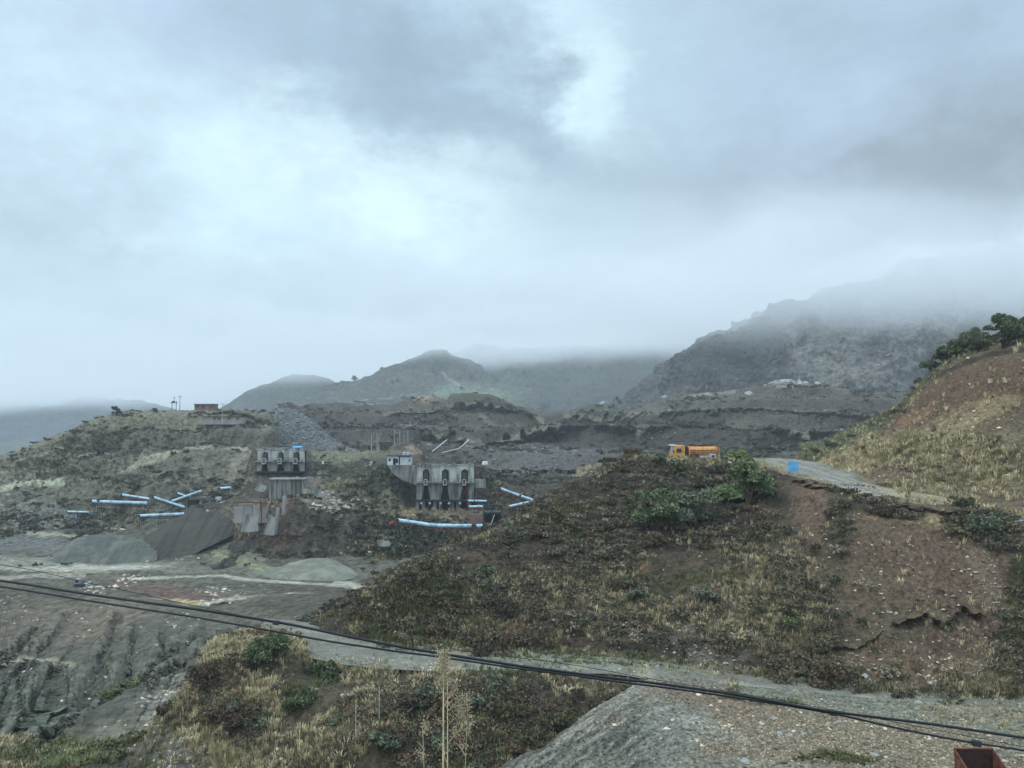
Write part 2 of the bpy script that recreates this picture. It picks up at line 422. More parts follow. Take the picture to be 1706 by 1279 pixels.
m.base((88, 92, 96), (76, 80, 84), (62, 66, 70), k=0.74)
m.disp(210, 44, 7, 39, ridge=True, gain=.6, mask=sstep(0, .3, m.v) * sstep(980, 1160, m.px)); m.disp(38, 10, 5, 40, ridge=True, mask=sstep(940, 1080, m.px)); m.disp(9, 2.2, 3, 41, gain=.7)
m.blob(1430, 600, 130, 48, (138, 140, 142), .75, -12, rag=1.3, k=.78); m.blob(1350, 610, 80, 26, (130, 134, 138), .65, -25, rag=1.2, k=.76)
m.blob(1480, 560, 90, 34, (106, 110, 116), .55, 0, rag=1.3, k=.6)
m.blob(1500, 615, 28, 30, (136, 138, 142), .6, 0, rag=1.0, k=.6)
m.blob(1100, 655, 60, 26, (100, 108, 112), .6, 20, k=.6)
m.stroke([(1280, 632), (1320, 612), (1370, 596), (1440, 578), (1520, 566), (1600, 566)], 2.4, (128, 130, 132), .6, rag=.9, k=.6)
m.stroke([(1030, 650), (1100, 628), (1180, 640), (1260, 628)], 1.6, (118, 124, 128), .5, rag=.9, k=.6)
m.stroke([(1440, 540), (1500, 538), (1560, 540), (1620, 536)], 1.6, (128, 130, 132), .6, rag=.9, k=.6)
m.ch['tree'] = sstep(0.0, 0.5, fbm(m.B, 50, 3, 80)) * sstep(1500, 1200, m.px); m.ch['rock'] = sstep(0.1, .5, fbm(m.B, 60, 3, 81)) * sstep(1200, 1350, m.px)
m.build(MAT_FAR); M_RIGHT = m

# --- quarry terraces in the middle distance
m = Sheet('quarry_terraces', 430, 1600, 1100, [
    [(430, 930, Z(-50)), (1600, 930, Z(-50))],
    [(430, 850, 300), (700, 850, 300), (1000, 850, 280), (1600, 850, 260)],
    [(430, 800, 350), (800, 800, 330), (1000, 800, 310), (1600, 800, 300)],
    [(430, 765, 395), (600, 760, 400), (800, 765, 390), (1100, 760, 360), (1600, 765, 330)],
    [(430, 738, 440), (700, 738, 450), (1000, 735, 430), (1300, 730, 400), (1600, 735, 370)],
    [(430, 708, 500), (700, 705, 510), (1000, 708, 490), (1300, 690, 460), (1600, 700, 430)],
    [(430, 688, 540), (600, 688, 560), (800, 690, 560), (1000, 694, 550), (1200, 672, 520), (1300, 655, 510), (1450, 665, 500), (1600, 675, 490)],
    [(430, 690, 560), (455, 682, 560), (470, 672, 560), (482, 669, 565), (500, 676, 570), (512, 672, 575), (560, 673, 590), (620, 674, 600), (665, 672, 600), (690, 664, 600), (712, 659, 600), (728, 664, 600), (745, 668, 600), (752, 657, 600), (785, 655, 600), (815, 657, 600), (832, 664, 600), (850, 674, 600), (885, 683, 600), (905, 690, 600), (930, 689, 590), (955, 682, 590), (985, 674, 590), (1025, 675, 590), (1045, 684, 590), (1080, 676, 590), (1110, 664, 590), (1150, 657, 580), (1200, 655, 580), (1225, 650, 570), (1280, 644, 560), (1300, 638, 560), (1345, 640, 555), (1400, 646, 550), (1440, 652, 550), (1500, 654, 550), (1560, 658, 545), (1600, 664, 540)]],
    560, back=[(30, -2), (120, -30)])
m.base((76, 76, 73), (86, 84, 78), (68, 67, 64), (92, 91, 86), k=0.76)
# cut benches: steps in height
zz = m.W[..., 2] + fbm(m.B, 90, 3, 50) * 3.5; step = 9.0
fr = zz / step - np.floor(zz / step); sm = sstep(0.72, 0.97, fr)
amt = sstep(0.0, 0.12, m.v) * sstep(1.0, .9, m.v) * (0.75 + 0.25 * sstep(-.3, .3, fbm(m.B, 130, 2, 55)))
m.W[..., 2] += (sm - fr) * step * 0.95 * amt
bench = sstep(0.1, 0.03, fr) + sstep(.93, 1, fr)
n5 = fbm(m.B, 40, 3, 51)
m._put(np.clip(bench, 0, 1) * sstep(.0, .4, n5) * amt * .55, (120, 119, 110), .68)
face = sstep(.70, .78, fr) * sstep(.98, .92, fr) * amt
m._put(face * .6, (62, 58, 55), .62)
m.disp(34, 2.2, 5, 52, ridge=True); m.disp(6, .7, 4, 53, ridge=True, gain=.6); m.disp(1.8, .3, 2, 54)
m.blob(880, 748, 120, 24, (102, 108, 114), .65, 0, rag=1.1, k=.66)
m.blob(960, 745, 90, 22, (84, 84, 88), .5, 0, rag=1.1, k=.62)
m.blob(1340, 680, 130, 26, (84, 78, 76), .75, 4, rag=.8, k=.66)
m.blob(1140, 690, 150, 24, (92, 100, 92), .6, -6, rag=1.0, k=.66)
m.blob(620, 705, 110, 22, (80, 78, 80), .7, 6, rag=.8, k=.66); m.blob(715, 664, 16, 10, (122, 108, 96), .8, k=.7)
m.blob(792, 664, 44, 10, (78, 84, 70), .8, k=.6); m.blob(1000, 684, 40, 10, (82, 90, 76), .7, k=.6)
m.blob(1310, 634, 44, 9, (150, 150, 146), .55, 0, rag=1.4, k=.7)
m.blob(1410, 645, 30, 8, (110, 96, 92), .6, k=.7)
m.stroke([(690, 664), (720, 661)], 2, (150, 150, 145), .5, k=.7)
m.stroke([(800, 790), (870, 792), (960, 802), (1010, 800)], 2.4, (126, 130, 124), .6, rag=.8, k=.68)
m.stroke([(1180, 752), (1250, 745), (1330, 738), (1420, 728), (1480, 716)], 3, (136, 132, 118), .6, rag=.8, k=.68)
m.stroke([(560, 700), (660, 705), (740, 722), (800, 722)], 1.8, (116, 116, 112), .5, rag=.8, k=.68)
m.stroke([(1200, 640), (1225, 652), (1150, 660)], 2, (140, 142, 138), .5, k=.68)
m.stroke([(800, 692), (900, 710), (1000, 706), (1060, 700)], 2.0, (120, 122, 118), .45, rag=1.0, k=.68)
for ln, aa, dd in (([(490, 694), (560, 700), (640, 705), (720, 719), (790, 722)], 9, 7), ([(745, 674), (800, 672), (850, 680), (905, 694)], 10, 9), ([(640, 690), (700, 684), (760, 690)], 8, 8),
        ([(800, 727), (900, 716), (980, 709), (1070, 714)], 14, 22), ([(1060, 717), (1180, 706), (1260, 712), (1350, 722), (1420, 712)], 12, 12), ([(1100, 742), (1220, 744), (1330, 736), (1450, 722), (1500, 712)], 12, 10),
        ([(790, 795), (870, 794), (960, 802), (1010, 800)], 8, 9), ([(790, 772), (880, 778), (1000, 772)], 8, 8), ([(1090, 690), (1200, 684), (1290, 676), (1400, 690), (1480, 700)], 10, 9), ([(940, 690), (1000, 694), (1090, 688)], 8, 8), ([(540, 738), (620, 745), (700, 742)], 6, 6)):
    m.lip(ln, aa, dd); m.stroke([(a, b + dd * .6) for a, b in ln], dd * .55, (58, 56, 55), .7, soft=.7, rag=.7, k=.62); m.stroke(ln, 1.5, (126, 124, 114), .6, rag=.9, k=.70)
m.ch['scrub'] = sstep(-.1, .5, fbm(m.B, 28, 4, 56)) * .9 + .05; m.ch['stone'] = sstep(.0, .5, fbm(m.B, 40, 3, 57)) + 2 * sstep(.3, .8, 1 - np.hypot((m.px - 1310) / 60, (m.py - 640) / 16)) + .8 * sstep(0, .6, 1 - np.hypot((m.px - 900) / 150, (m.py - 750) / 30))
m.ch['dry'] = np.clip(bench, 0, 1) * sstep(-.2, .3, n5)
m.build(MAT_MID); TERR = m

# --- stony embankment below the ridge (grey crushed stone)
m = Sheet('stone_embankment', 452, 640, 200, [
    [(452, 790, 380), (640, 790, 380)],
    [(452, 748, 400), (520, 752, 400), (580, 752, 400), (640, 752, 402)],
    [(452, 684, 440), (462, 680, 445), (480, 681, 447), (495, 684, 447), (520, 700, 440), (545, 722, 430), (575, 742, 415), (640, 760, 404)]], 130, back=[(6, -2), (40, -25)])
m.base((102, 107, 112), (92, 97, 104), (114, 118, 120), wl=5, k=.66); m.disp(12, .8, 4, 60); m.disp(1.6, .5, 2, 61)
m.ch['stone'] = np.ones(m.px.shape); m.build(MAT_MID); EMB = m

# --- big hill on the left
m = Sheet('left_hill', -140, 560, 900, [
    [(-140, 960, 215), (560, 960, 215)],
    [(-140, 890, 238), (120, 888, 238), (200, 872, 245), (300, 850, 252), (400, 835, 258), (560, 835, 262)],
    [(-140, 835, 262), (100, 830, 262), (250, 820, 268), (420, 800, 275), (560, 800, 285)],
    [(-140, 812, 300), (0, 806, 300), (110, 800, 302), (180, 780, 310), (260, 770, 318), (350, 756, 325), (430, 744, 332), (480, 766, 336), (560, 785, 336)],
    [(-140, 800, 315), (0, 790, 315), (80, 766, 322), (190, 735, 340), (320, 722, 352), (430, 714, 355), (456, 722, 356), (464, 754, 358), (560, 778, 360)],
    [(-140, 806, 325), (-60, 782, 328), (0, 762, 330), (40, 748, 334), (75, 732, 338), (105, 722, 342), (150, 700, 352), (190, 690, 360), (225, 685, 368), (262, 684, 375), (330, 684, 385), (400, 684, 392), (446, 685, 395), (455, 694, 395), (458, 725, 395), (462, 748, 392), (560, 775, 390)]],
    420, back=[(15, -.5), (60, -30)])
m.base((92, 91, 86), (102, 101, 92), (80, 81, 78), (108, 106, 95), k=.82)
m.ch['scrub'] = .12 + .8 * sstep(-.35, .6, fbm(m.B, 20, 4, 73)); m.ch['dry'] = sstep(-.1, .5, fbm(m.B, 26, 4, 74)) * sstep(450, 200, m.px)
zz = m.W[..., 2] + fbm(m.B, 70, 3, 76) * 4; fr = zz / 8.5 - np.floor(zz / 8.5); am2 = sstep(.25, .4, m.v) * sstep(1.0, .9, m.v) * sstep(60, 200, m.px)
m.W[..., 2] += (sstep(.62, .96, fr) - fr) * 8.5 * .8 * am2; m._put(np.clip(sstep(.12, .04, fr) + sstep(.93, 1, fr), 0, 1) * am2 * .6 * sstep(-.3, .3, fbm(m.B, 40, 3, 77)), (128, 126, 112), .8)
m.disp(46, 7.5, 5, 70, ridge=True, mask=sstep(1.02, .85, m.v), stretch=(1.3, .7, .55)); m.disp(9, 1.4, 5, 71, ridge=True, gain=.6, mask=.4 + .6 * sstep(1.0, .9, m.v)); m.disp(2, .28, 2, 72)
m.blob(60, 745, 120, 50, (108, 109, 92), .7, -25, k=.78); m.blob(230, 700, 110, 14, (118, 116, 98), .75, -3, k=.78)
m.blob(120, 815, 170, 26, (92, 94, 84), .7, -8, k=.76); m.blob(60, 868, 120, 22, (84, 92, 96), .8, 0, rag=1, k=.8); m.blob(40, 850, 60, 30, (110, 118, 122), .4, 0, rag=1.6, k=.8)
m.blob(330, 730, 140, 24, (78, 76, 74), .6, 0, k=.76)
TER = [(130, 786), (190, 774), (250, 765), (320, 756), (370, 748), (432, 738)]
m.stroke(TER, 3.0, (144, 144, 128), .7, rag=.6, k=.85)
m.stroke([(0, 808), (50, 800), (105, 795)], 2.6, (160, 166, 148), .8, rag=.5, k=.85)
m.stroke([(20, 802), (80, 785), (130, 760), (170, 745)], 2.2, (132, 138, 118), .6, rag=.8, k=.85)
m.stroke([(0, 790), (60, 760), (110, 742), (180, 712)], 2.2, (140, 146, 124), .5, rag=.9, k=.85)
m.stroke([(160, 780), (240, 778), (300, 782), (400, 776)], 2.0, (122, 122, 112), .5, rag=.9, k=.85)
m.stroke([(380, 770), (425, 745), (440, 740)], 4, (124, 118, 110), .6, k=.85)
m.lip([(300, 690), (350, 689), (400, 690), (450, 692)], 4, 6)
m.ch['stone'] = sstep(.1, .6, fbm(m.B, 26, 3, 75)) + sstep(835, 850, m.py) * sstep(160, 120, m.px) * 2
m.build(MAT_MID); LHILL = m

# --- cut hill that carries the old plant
m = Sheet('plant_hill', 340, 940, 840, [
    [(340, 1000, 185), (940, 1000, 185)],
    [(340, 945, 205), (380, 928, 208), (440, 940, 206), (520, 946, 204), (570, 944, 205), (640, 955, 202), (720, 960, 200), (940, 960, 200)],
    [(340, 880, 222), (385, 872, 222), (400, 852, 222), (450, 850, 222), (530, 835, 222), (560, 865, 222), (640, 880, 221), (720, 882, 221), (820, 882, 222), (940, 880, 224)],
    [(340, 850, 236), (400, 838, 234), (450, 840, 233), (520, 810, 236), (560, 800, 240), (600, 820, 238), (660, 850, 236), (720, 855, 240), (800, 854, 240), (860, 850, 244), (940, 860, 244)],
    [(340, 848, 244), (400, 826, 248), (425, 798, 252), (510, 796, 252), (560, 782, 252), (620, 788, 252), (660, 800, 252), (680, 846, 253), (780, 846, 253), (800, 825, 252), (850, 828, 252), (940, 850, 254)],
    [(340, 848, 256), (400, 820, 258), (424, 752, 261), (510, 752, 261), (525, 764, 258), (560, 764, 258), (600, 768, 258), (640, 773, 258), (668, 776, 258), (800, 776, 259), (820, 800, 260), (860, 812, 262), (940, 845, 265)],
    [(340, 850, 264), (400, 822, 266), (424, 744, 268), (500, 746, 270), (540, 752, 278), (600, 752, 290), (645, 752, 295), (652, 742, 292), (668, 737, 290), (685, 740, 290), (700, 752, 290), (712, 768, 285), (760, 773, 280), (800, 775, 275), (830, 800, 270), (870, 815, 270), (940, 850, 272)]],
    520, back=[(12, -2), (50, -22)])
m.base((74, 72, 70), (80, 77, 73), (64, 64, 62), (88, 85, 80), k=.80)
W0 = m.W.copy()
wall = sstep(10, 0, np.maximum(np.abs(m.px - 662) - 30, np.abs(m.py - 770) - 12)) + sstep(12, 0, np.maximum(np.abs(m.px - 731) - 62, np.abs(m.py - 812) - 42)) + sstep(12, 0, np.maximum(np.abs(m.px - 467) - 44, np.abs(m.py - 778) - 38))
fre = 1 - np.clip(wall, 0, 1) * .95
m.disp(30, 5.0, 5, 90, ridge=True, mask=fre * sstep(1.02, .9, m.v) * sstep(0, .1, m.v), stretch=(1, 1, .45)); m.disp(6, 1.1, 5, 91, ridge=True, gain=.6, mask=fre, stretch=(1, 1, .6)); m.disp(1.4, .22, 2, 92, mask=fre)
m.blob(590, 755, 70, 10, (112, 118, 98), .8, k=.82); m.blob(420, 868, 70, 20, (112, 104, 98), .65, k=.85, rag=.9); m.blob(530, 820, 28, 30, (128, 122, 118), .65, k=.85, rag=.8)
m.blob(500, 900, 110, 40, (82, 74, 72), .8, 30, k=.8); m.blob(580, 900, 90, 34, (74, 68, 64), .7, k=.8); m.blob(620, 800, 80, 40, (68, 72, 64), .6, k=.74)
m.blob(720, 862, 110, 9, (124, 118, 100), .75, 2, k=.82); m.blob(640, 835, 50, 14, (110, 106, 88), .6, 15, k=.8)
m.blob(720, 915, 120, 26, (60, 66, 58), .8, k=.76); m.blob(690, 748, 14, 10, (140, 120, 104), .85, k=.8)
m.blob(860, 850, 80, 30, (82, 68, 62), .7, k=.76); m.blob(470, 880, 22, 40, (96, 84, 76), .7, 20, k=.8)
m.stroke([(370, 900), (395, 850), (420, 845), (460, 842)], 7, (120, 112, 106), .55, rag=1.2, k=.85)
m.stroke([(545, 870), (550, 900), (540, 930)], 2, (40, 38, 36), .7, k=.8)
m.stroke([(630, 905), (655, 912)], 5, (124, 122, 118), .5, rag=1.3, k=.85)
m.ch['scrub'] = (sstep(-.2, .6, fbm(m.B, 14, 4, 93)) * (.3 + .7 * sstep(560, 620, m.px)) + .8 * sstep(560, 620, m.px) * sstep(770, 800, m.py)) * fre; m.ch['dry'] = sstep(0, .5, fbm(m.B, 16, 4, 94)) * fre + .8 * sstep(25, 5, np.abs(m.py - 862)) * sstep(600, 640, m.px) * sstep(820, 800, m.px)
m.ch['stone'] = sstep(.1, .5, fbm(m.B, 18, 3, 95)) * fre * sstep(640, 560, m.px)
m.build(MAT_MID); PHILL = m

# --- quarry floor with its dirt roads and benches
m = Sheet('quarry_floor', -140, 800, 860, [
    [(-140, 1100, 178), (800, 1100, 160)],
    [(-140, 1030, 180), (300, 1040, 165), (500, 1030, 155), (800, 1030, 145)],
    [(-140, 972, 176), (0, 975, 176), (140, 992, 168), (230, 1002, 162), (330, 1014, 154), (400, 1005, 150), (480, 998, 150), (600, 998, 146), (800, 1000, 140)],
    [(-140, 962, 182), (0, 962, 182), (140, 970, 180), (260, 978, 178), (350, 985, 170), (430, 990, 164), (600, 990, 158), (800, 992, 150)],
    [(-140, 945, 192), (0, 945, 192), (140, 948, 192), (260, 950, 190), (350, 962, 184), (430, 968, 180), (560, 976, 174), (640, 984, 168), (800, 986, 166)],
    [(-140, 930, 205), (0, 930, 205), (200, 935, 203), (300, 935, 202), (400, 952, 194), (500, 958, 190), (600, 962, 186), (660, 966, 184), (800, 970, 180)],
    [(-140, 905, 222), (0, 905, 222), (200, 905, 220), (300, 890, 222), (360, 870, 228), (400, 870, 228), (460, 925, 210), (600, 930, 206), (800, 940, 200)],
    [(-140, 888, 234), (0, 888, 234), (200, 872, 238), (290, 852, 244), (360, 842, 248), (400, 842, 248), (460, 900, 222), (600, 905, 220), (800, 905, 220)]],
    380, back=[(30, -12)])
m.base((90, 93, 88), (78, 80, 75), (98, 99, 92), (68, 68, 64), k=.80)
fl = sstep(30, 8, np.abs(m.py - (945 + 0.03 * m.px)))
m.disp(24, 1.6, 4, 100, ridge=True, mask=1 - .7 * fl); m.disp(5, .4, 4, 101, mask=1 - .7 * fl); m.disp(1.2, .10, 2, 102)
m.blob(60, 940, 260, 11, (122, 126, 122), .8, 1, k=.95, rag=.5); m.blob(150, 945, 110, 4, (158, 162, 154), .7, 0, k=1.0, rag=.7); m.blob(60, 950, 90, 3, (150, 154, 146), .5, 1, k=1.1, rag=.7)
m.blob(60, 905, 150, 14, (92, 98, 100), .8, 0, k=.9); m.blob(60, 890, 100, 3, (132, 138, 120), .7, 3, k=1)
m.blob(380, 920, 60, 24, (108, 112, 96), .8, 20, k=.9); m.blob(370, 870, 24, 34, (104, 112, 106), .8, 30, k=.95)
m.stroke([(340, 905), (380, 930), (430, 945), (500, 950)], 4, (122, 128, 96), .7, rag=.9, k=.95)
m.blob(260, 985, 120, 13, (98, 84, 78), .75, 6, k=.9, rag=.7); m.blob(290, 992, 70, 8, (96, 74, 70), .6, 5, k=.9); m.blob(300, 1006, 44, 5, (158, 140, 104), .8, 8, k=1.0)
m.stroke([(375, 958), (440, 966), (560, 976), (640, 984), (700, 984)], 3.0, (148, 149, 141), .85, rag=.5, k=1.0); m.stroke([(560, 972), (610, 978), (660, 976)], 5, (146, 148, 142), .8, rag=.5, k=1.1)
m.stroke([(590, 975), (610, 976)], 2, (170, 136, 116), .7, k=1.1)
m.stroke([(220, 966), (300, 960), (380, 958)], 2, (150, 152, 140), .7, k=1.05)
m.stroke([(330, 1012), (400, 1001), (470, 996), (600, 996)], 2.2, (142, 144, 138), .8, rag=.5, k=1.05)
m.stroke([(410, 975), (520, 985), (640, 992)], 7, (78, 76, 72), .7, rag=.6, k=.85)
m.blob(215, 965, 30, 4, (180, 172, 166), .6, rag=1.6, k=1.1)
m.stroke([(0, 965), (110, 958), (140, 958)], 4, (146, 140, 136), .7, rag=.6, k=1)
m.ch['scrub'] = sstep(.1, .6, fbm(m.B, 12, 4, 103)) * sstep(955, 900, m.py) * .5; m.ch['stone'] = sstep(.1, .5, fbm(m.B, 14, 3, 104)) * (1 - fl) + .8 * sstep(1, 0, np.hypot((m.px - 220) / 50, (m.py - 965) / 12))
m.ch['dry'] = sstep(1, .2, np.hypot((m.px - 400) / 90, (m.py - 930) / 30))
m.build(MAT_MID); FLOOR = m

# --- gullied slope below the quarry floor
m = Sheet('gullied_slope', -160, 760, 900, [
    [(-160, 1420, 58), (760, 1420, 58)],
    [(-160, 1350, 70), (200, 1350, 68), (760, 1350, 66)],
    [(-160, 1260, 84), (150, 1262, 80), (300, 1250, 80), (450, 1240, 80), (760, 1240, 78)],
    [(-160, 1180, 104), (100, 1180, 102), (250, 1180, 92), (400, 1160, 94), (760, 1150, 90)],
    [(-160, 1100, 128), (0, 1100, 128), (120, 1104, 126), (250, 1110, 112), (330, 1095, 112), (450, 1060, 112), (600, 1050, 104), (760, 1050, 100)],
    [(-160, 1082, 132), (0, 1082, 132), (120, 1092, 130), (250, 1070, 124), (400, 1045, 124), (600, 1030, 118), (760, 1020, 115)],
    [(-160, 1020, 154), (0, 1022, 154), (140, 1030, 150), (300, 1035, 142), (450, 1020, 138), (600, 1010, 130), (760, 1010, 125)],
    [(-160, 969, 175), (0, 971, 175), (140, 988, 167), (230, 998, 161), (330, 1011, 153), (400, 1002, 150), (480, 995, 149), (600, 995, 145), (760, 998, 139)]],
    640, back=[(8, -1), (20, -6)])
m.base((86, 83, 75), (78, 77, 71), (93, 91, 81), (70, 72, 68), k=.84, wl=16)
tt = m.v; dn = sstep(1.0, .75, tt) * sstep(0.02, .2, tt)
# rain gullies run down the slope
gx = m.px * 1.0 + (m.py - 1000) * .55
gx = gx + fbm(m.B, 22, 3, 119) * 16; g3 = np.stack([gx / 17.0, m.py / 300.0, 0 * gx], -1)
gu = 1 - np.abs(vnoise(g3 * .55, 5)) * 2; gu2 = 1 - np.abs(vnoise(g3 * 1.7, 6)) * 2
m.W = m.W - m.nrm() * (((np.clip(gu, 0, 1) ** 4 * .6 + np.clip(gu2, 0, 1) ** 4 * .1) * sstep(-.5, .4, fbm(m.B, 30, 3, 118))) * dn)[..., None]
m.disp(40, 6.5, 4, 110, mask=dn); m.disp(16, 1.6, 4, 117, ridge=True, mask=dn, stretch=(1.2, .8, .5)); m.disp(5, .35, 5, 111, gain=.65, mask=.4 + .6 * dn); m.disp(1, .1, 2, 112)
m.blob(140, 1120, 220, 90, (78, 84, 80), .7, -20, k=.86, rag=.8); m.blob(40, 1200, 70, 70, (86, 100, 92), .6, -50, k=.9, rag=.9)
m.blob(120, 1030, 160, 36, (98, 92, 84), .7, -10, k=.95); m.blob(420, 1050, 90, 30, (84, 80, 76), .8, 0, k=.9)
m.blob(300, 1160, 80, 34, (116, 118, 114), .75, -20, k=.98, rag=.7); m.blob(230, 1215, 90, 26, (112, 112, 104), .7, -12, k=.98, rag=.7); m.blob(290, 1240, 100, 34, (86, 90, 90), .7, -8, k=.9)
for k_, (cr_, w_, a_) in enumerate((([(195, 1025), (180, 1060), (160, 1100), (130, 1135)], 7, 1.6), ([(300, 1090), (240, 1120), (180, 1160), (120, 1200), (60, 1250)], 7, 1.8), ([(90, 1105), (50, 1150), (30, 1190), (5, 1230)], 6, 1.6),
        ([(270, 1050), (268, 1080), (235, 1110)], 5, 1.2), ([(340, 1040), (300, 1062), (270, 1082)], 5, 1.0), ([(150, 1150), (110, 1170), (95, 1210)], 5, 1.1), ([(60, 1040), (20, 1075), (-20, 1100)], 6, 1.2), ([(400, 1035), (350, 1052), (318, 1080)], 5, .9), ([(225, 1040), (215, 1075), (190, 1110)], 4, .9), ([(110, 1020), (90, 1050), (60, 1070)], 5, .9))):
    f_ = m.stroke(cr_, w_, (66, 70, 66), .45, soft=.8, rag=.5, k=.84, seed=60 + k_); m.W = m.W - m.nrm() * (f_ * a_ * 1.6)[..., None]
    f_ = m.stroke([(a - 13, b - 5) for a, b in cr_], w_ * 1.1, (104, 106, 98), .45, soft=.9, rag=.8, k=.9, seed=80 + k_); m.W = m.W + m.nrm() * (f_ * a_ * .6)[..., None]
m.blob(70, 1165, 30, 16, (104, 116, 108), .6, -60, k=.9, rag=1.1); m.blob(230, 1090, 40, 24, (84, 88, 82), .6, -40, k=.88, rag=.7); m.blob(180, 1030, 60, 16, (104, 96, 86), .6, -20, k=.9, rag=1)
m.stroke([(230, 1128), (290, 1112), (350, 1108)], 4, (136, 138, 132), .6, rag=.8, k=1)
m.stroke([(0, 1088), (50, 1082), (120, 1096)], 5, (140, 136, 122), .8, rag=.6, k=1)
m.blob(205, 1252, 20, 12, (136, 132, 122), .6, k=1); m.blob(380, 1245, 24, 16, (92, 98, 100), .6, k=.9)
m.blob(250, 1222, 26, 10, (128, 112, 92), .5, k=1, rag=1); m.blob(120, 1262, 90, 22, (92, 100, 66), .7, -10, k=.85, rag=1.1, ch={'grass': 1, 'dry': .5, 'scrub': .4}); m.blob(190, 1142, 32, 11, (92, 98, 62), .8, -10, k=.85, ch={'grass': 1, 'scrub': 1})
m.blob(20, 1265, 60, 20, (122, 122, 96), .7, 0, k=.9, ch={'dry': 1}); m.blob(340, 1270, 60, 14, (98, 86, 70), .7, 0, k=.9, ch={'dry': .6})
m.ch['stone'] = sstep(.1, .5, fbm(m.B, 7, 3, 113)) * .6 + sstep(1, 0, np.hypot((m.px - 290) / 90, (m.py - 1160) / 60))
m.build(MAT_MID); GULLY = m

# --- overgrown bank below the road
ROADZ = -24.5
ROADL = ROADZ + .07
m = Sheet('overgrown_bank', 190, 1230, 1000, [
    [(190, 1420, 54), (1230, 1420, 50)],
    [(190, 1345, 66), (400, 1345, 63), (800, 1345, 61), (1230, 1345, 58)],
    [(190, 1340, 68), (240, 1290, 69), (300, 1240, 70), (400, 1225, 70), (700, 1220, 69), (1230, 1240, 66)],
    [(190, 1340, 69), (240, 1272, 71), (285, 1200, 74), (340, 1150, 75), (400, 1140, 75), (700, 1150, 74.5), (1000, 1165, 72.5), (1230, 1170, 71)],
    [(190, 1342, 70), (235, 1270, 72), (262, 1215, 74), (290, 1185, 75.5), (320, 1140, 77), (338, 1100, 79), (360, 1078, 80), (400, 1066, 81.5), (440, 1060, 82.5), (480, 1062, 84), (520, 1078, Z(-24.9)), (560, 1092, Z(-24.8)), (640, 1101, Z(-24.7)), (720, 1105, Z(-24.7)), (850, 1106, Z(-24.7)), (1000, 1109, Z(-24.7)), (1100, 1120, Z(-24.7)), (1230, 1134, Z(-24.7))]],
    420, back=[(2.5, -.1), (12, -6)])
m.base((70, 64, 52), (62, 58, 47), (80, 73, 58), (54, 52, 43), k=.80, wl=5)
ed = sstep(1.0, .9, m.v)
m.disp(12, 1.8, 4, 120, mask=ed); m.disp(3, .55, 4, 121, mask=.1 + .9 * ed); m.disp(.8, .16, 3, 122, mask=.2 + .8 * ed)
m.ch['dry'] = sstep(-.25, .35, fbm(m.B, 6, 4, 123)) * (.25 + sstep(760, 560, m.px)); m.ch['grass'] = sstep(.0, .5, fbm(m.B, 7, 4, 124)); m.ch['scrub'] = sstep(-.05, .45, fbm(m.B, 7, 4, 125))
m.blob(350, 1160, 46, 60, (84, 66, 54), .7, 10, k=.85, ch={'scrub': 1, 'dry': .3}); m.blob(405, 1210, 26, 40, (80, 64, 54), .7, 0, k=.85, ch={'scrub': .8, 'dry': .1})
m.blob(300, 1250, 60, 44, (88, 90, 88), .85, -20, k=.9, ch={'scrub': 0, 'dry': .05, 'grass': 0, 'stone': 1})
m.blob(740, 1180, 110, 60, (68, 56, 46), .6, 0, k=.8, ch={'dry': .15}); m.blob(660, 1215, 16, 16, (104, 106, 108), .7, 0, k=.9, ch={'scrub': 0})
m.ch.setdefault('stone', np.zeros(m.px.shape)); m.ch['stone'] = m.ch['stone'] + .1
m.blob(500, 1072, 40, 7, (130, 116, 92), .6, 10, k=.9)
m.stroke([(520, 1078), (560, 1092), (640, 1101), (720, 1105), (850, 1106), (1000, 1109), (1100, 1120), (1230, 1134)], 9, None, 1, soft=.3, rag=.3, ch={'dry': .05, 'scrub': 0, 'grass': .15, 'stone': .4})
m.build(MAT_NEAR); BANK = m

# --- haul road
m = Sheet('road', 440, 1800, 900, [
    [(440, 1079, Z(ROADZ - .22)), (520, 1096, Z(ROADZ - .22)), (560, 1105, Z(ROADZ - .22)), (640, 1114, Z(ROADZ - .22)), (720, 1118, Z(ROADZ - .22)), (850, 1119, Z(ROADZ - .22)), (1000, 1122, Z(ROADZ - .22)), (1100, 1133, Z(ROADZ - .22)), (1200, 1147, Z(ROADZ - .22)), (1300, 1157, Z(ROADZ - .22)), (1450, 1172, Z(ROADZ - .22)), (1600, 1183, Z(ROADZ - .22)), (1800, 1195, Z(ROADZ - .22))],
    [(440, 1064, Z(ROADL)), (520, 1080, Z(ROADL)), (560, 1088, Z(ROADL)), (640, 1098, Z(ROADL)), (720, 1102, Z(ROADL)), (850, 1103, Z(ROADL)), (1000, 1106, Z(ROADL)), (1100, 1117, Z(ROADL)), (1200, 1131, Z(ROADL)), (1300, 1141, Z(ROADL)), (1450, 1156, Z(ROADL)), (1600, 1167, Z(ROADL)), (1800, 1179, Z(ROADL))],
    [(440, 1043, Z(ROADL)), (480, 1046, Z(ROADL)), (560, 1060, Z(ROADL)), (640, 1071, Z(ROADL)), (760, 1083, Z(ROADL)), (800, 1084, Z(ROADL)), (940, 1087, Z(ROADL)), (1040, 1093, Z(ROADL)), (1140, 1106, Z(ROADL)), (1250, 1123, Z(ROADL)), (1400, 1141, Z(ROADL)), (1560, 1155, Z(ROADL)), (1800, 1166, Z(ROADL))]],
    90, back=[(2, -.05), (6, -.6)])
m.base((110, 114, 111), (100, 105, 103), (120, 122, 116), k=.92, wl=3)
rv = m.v
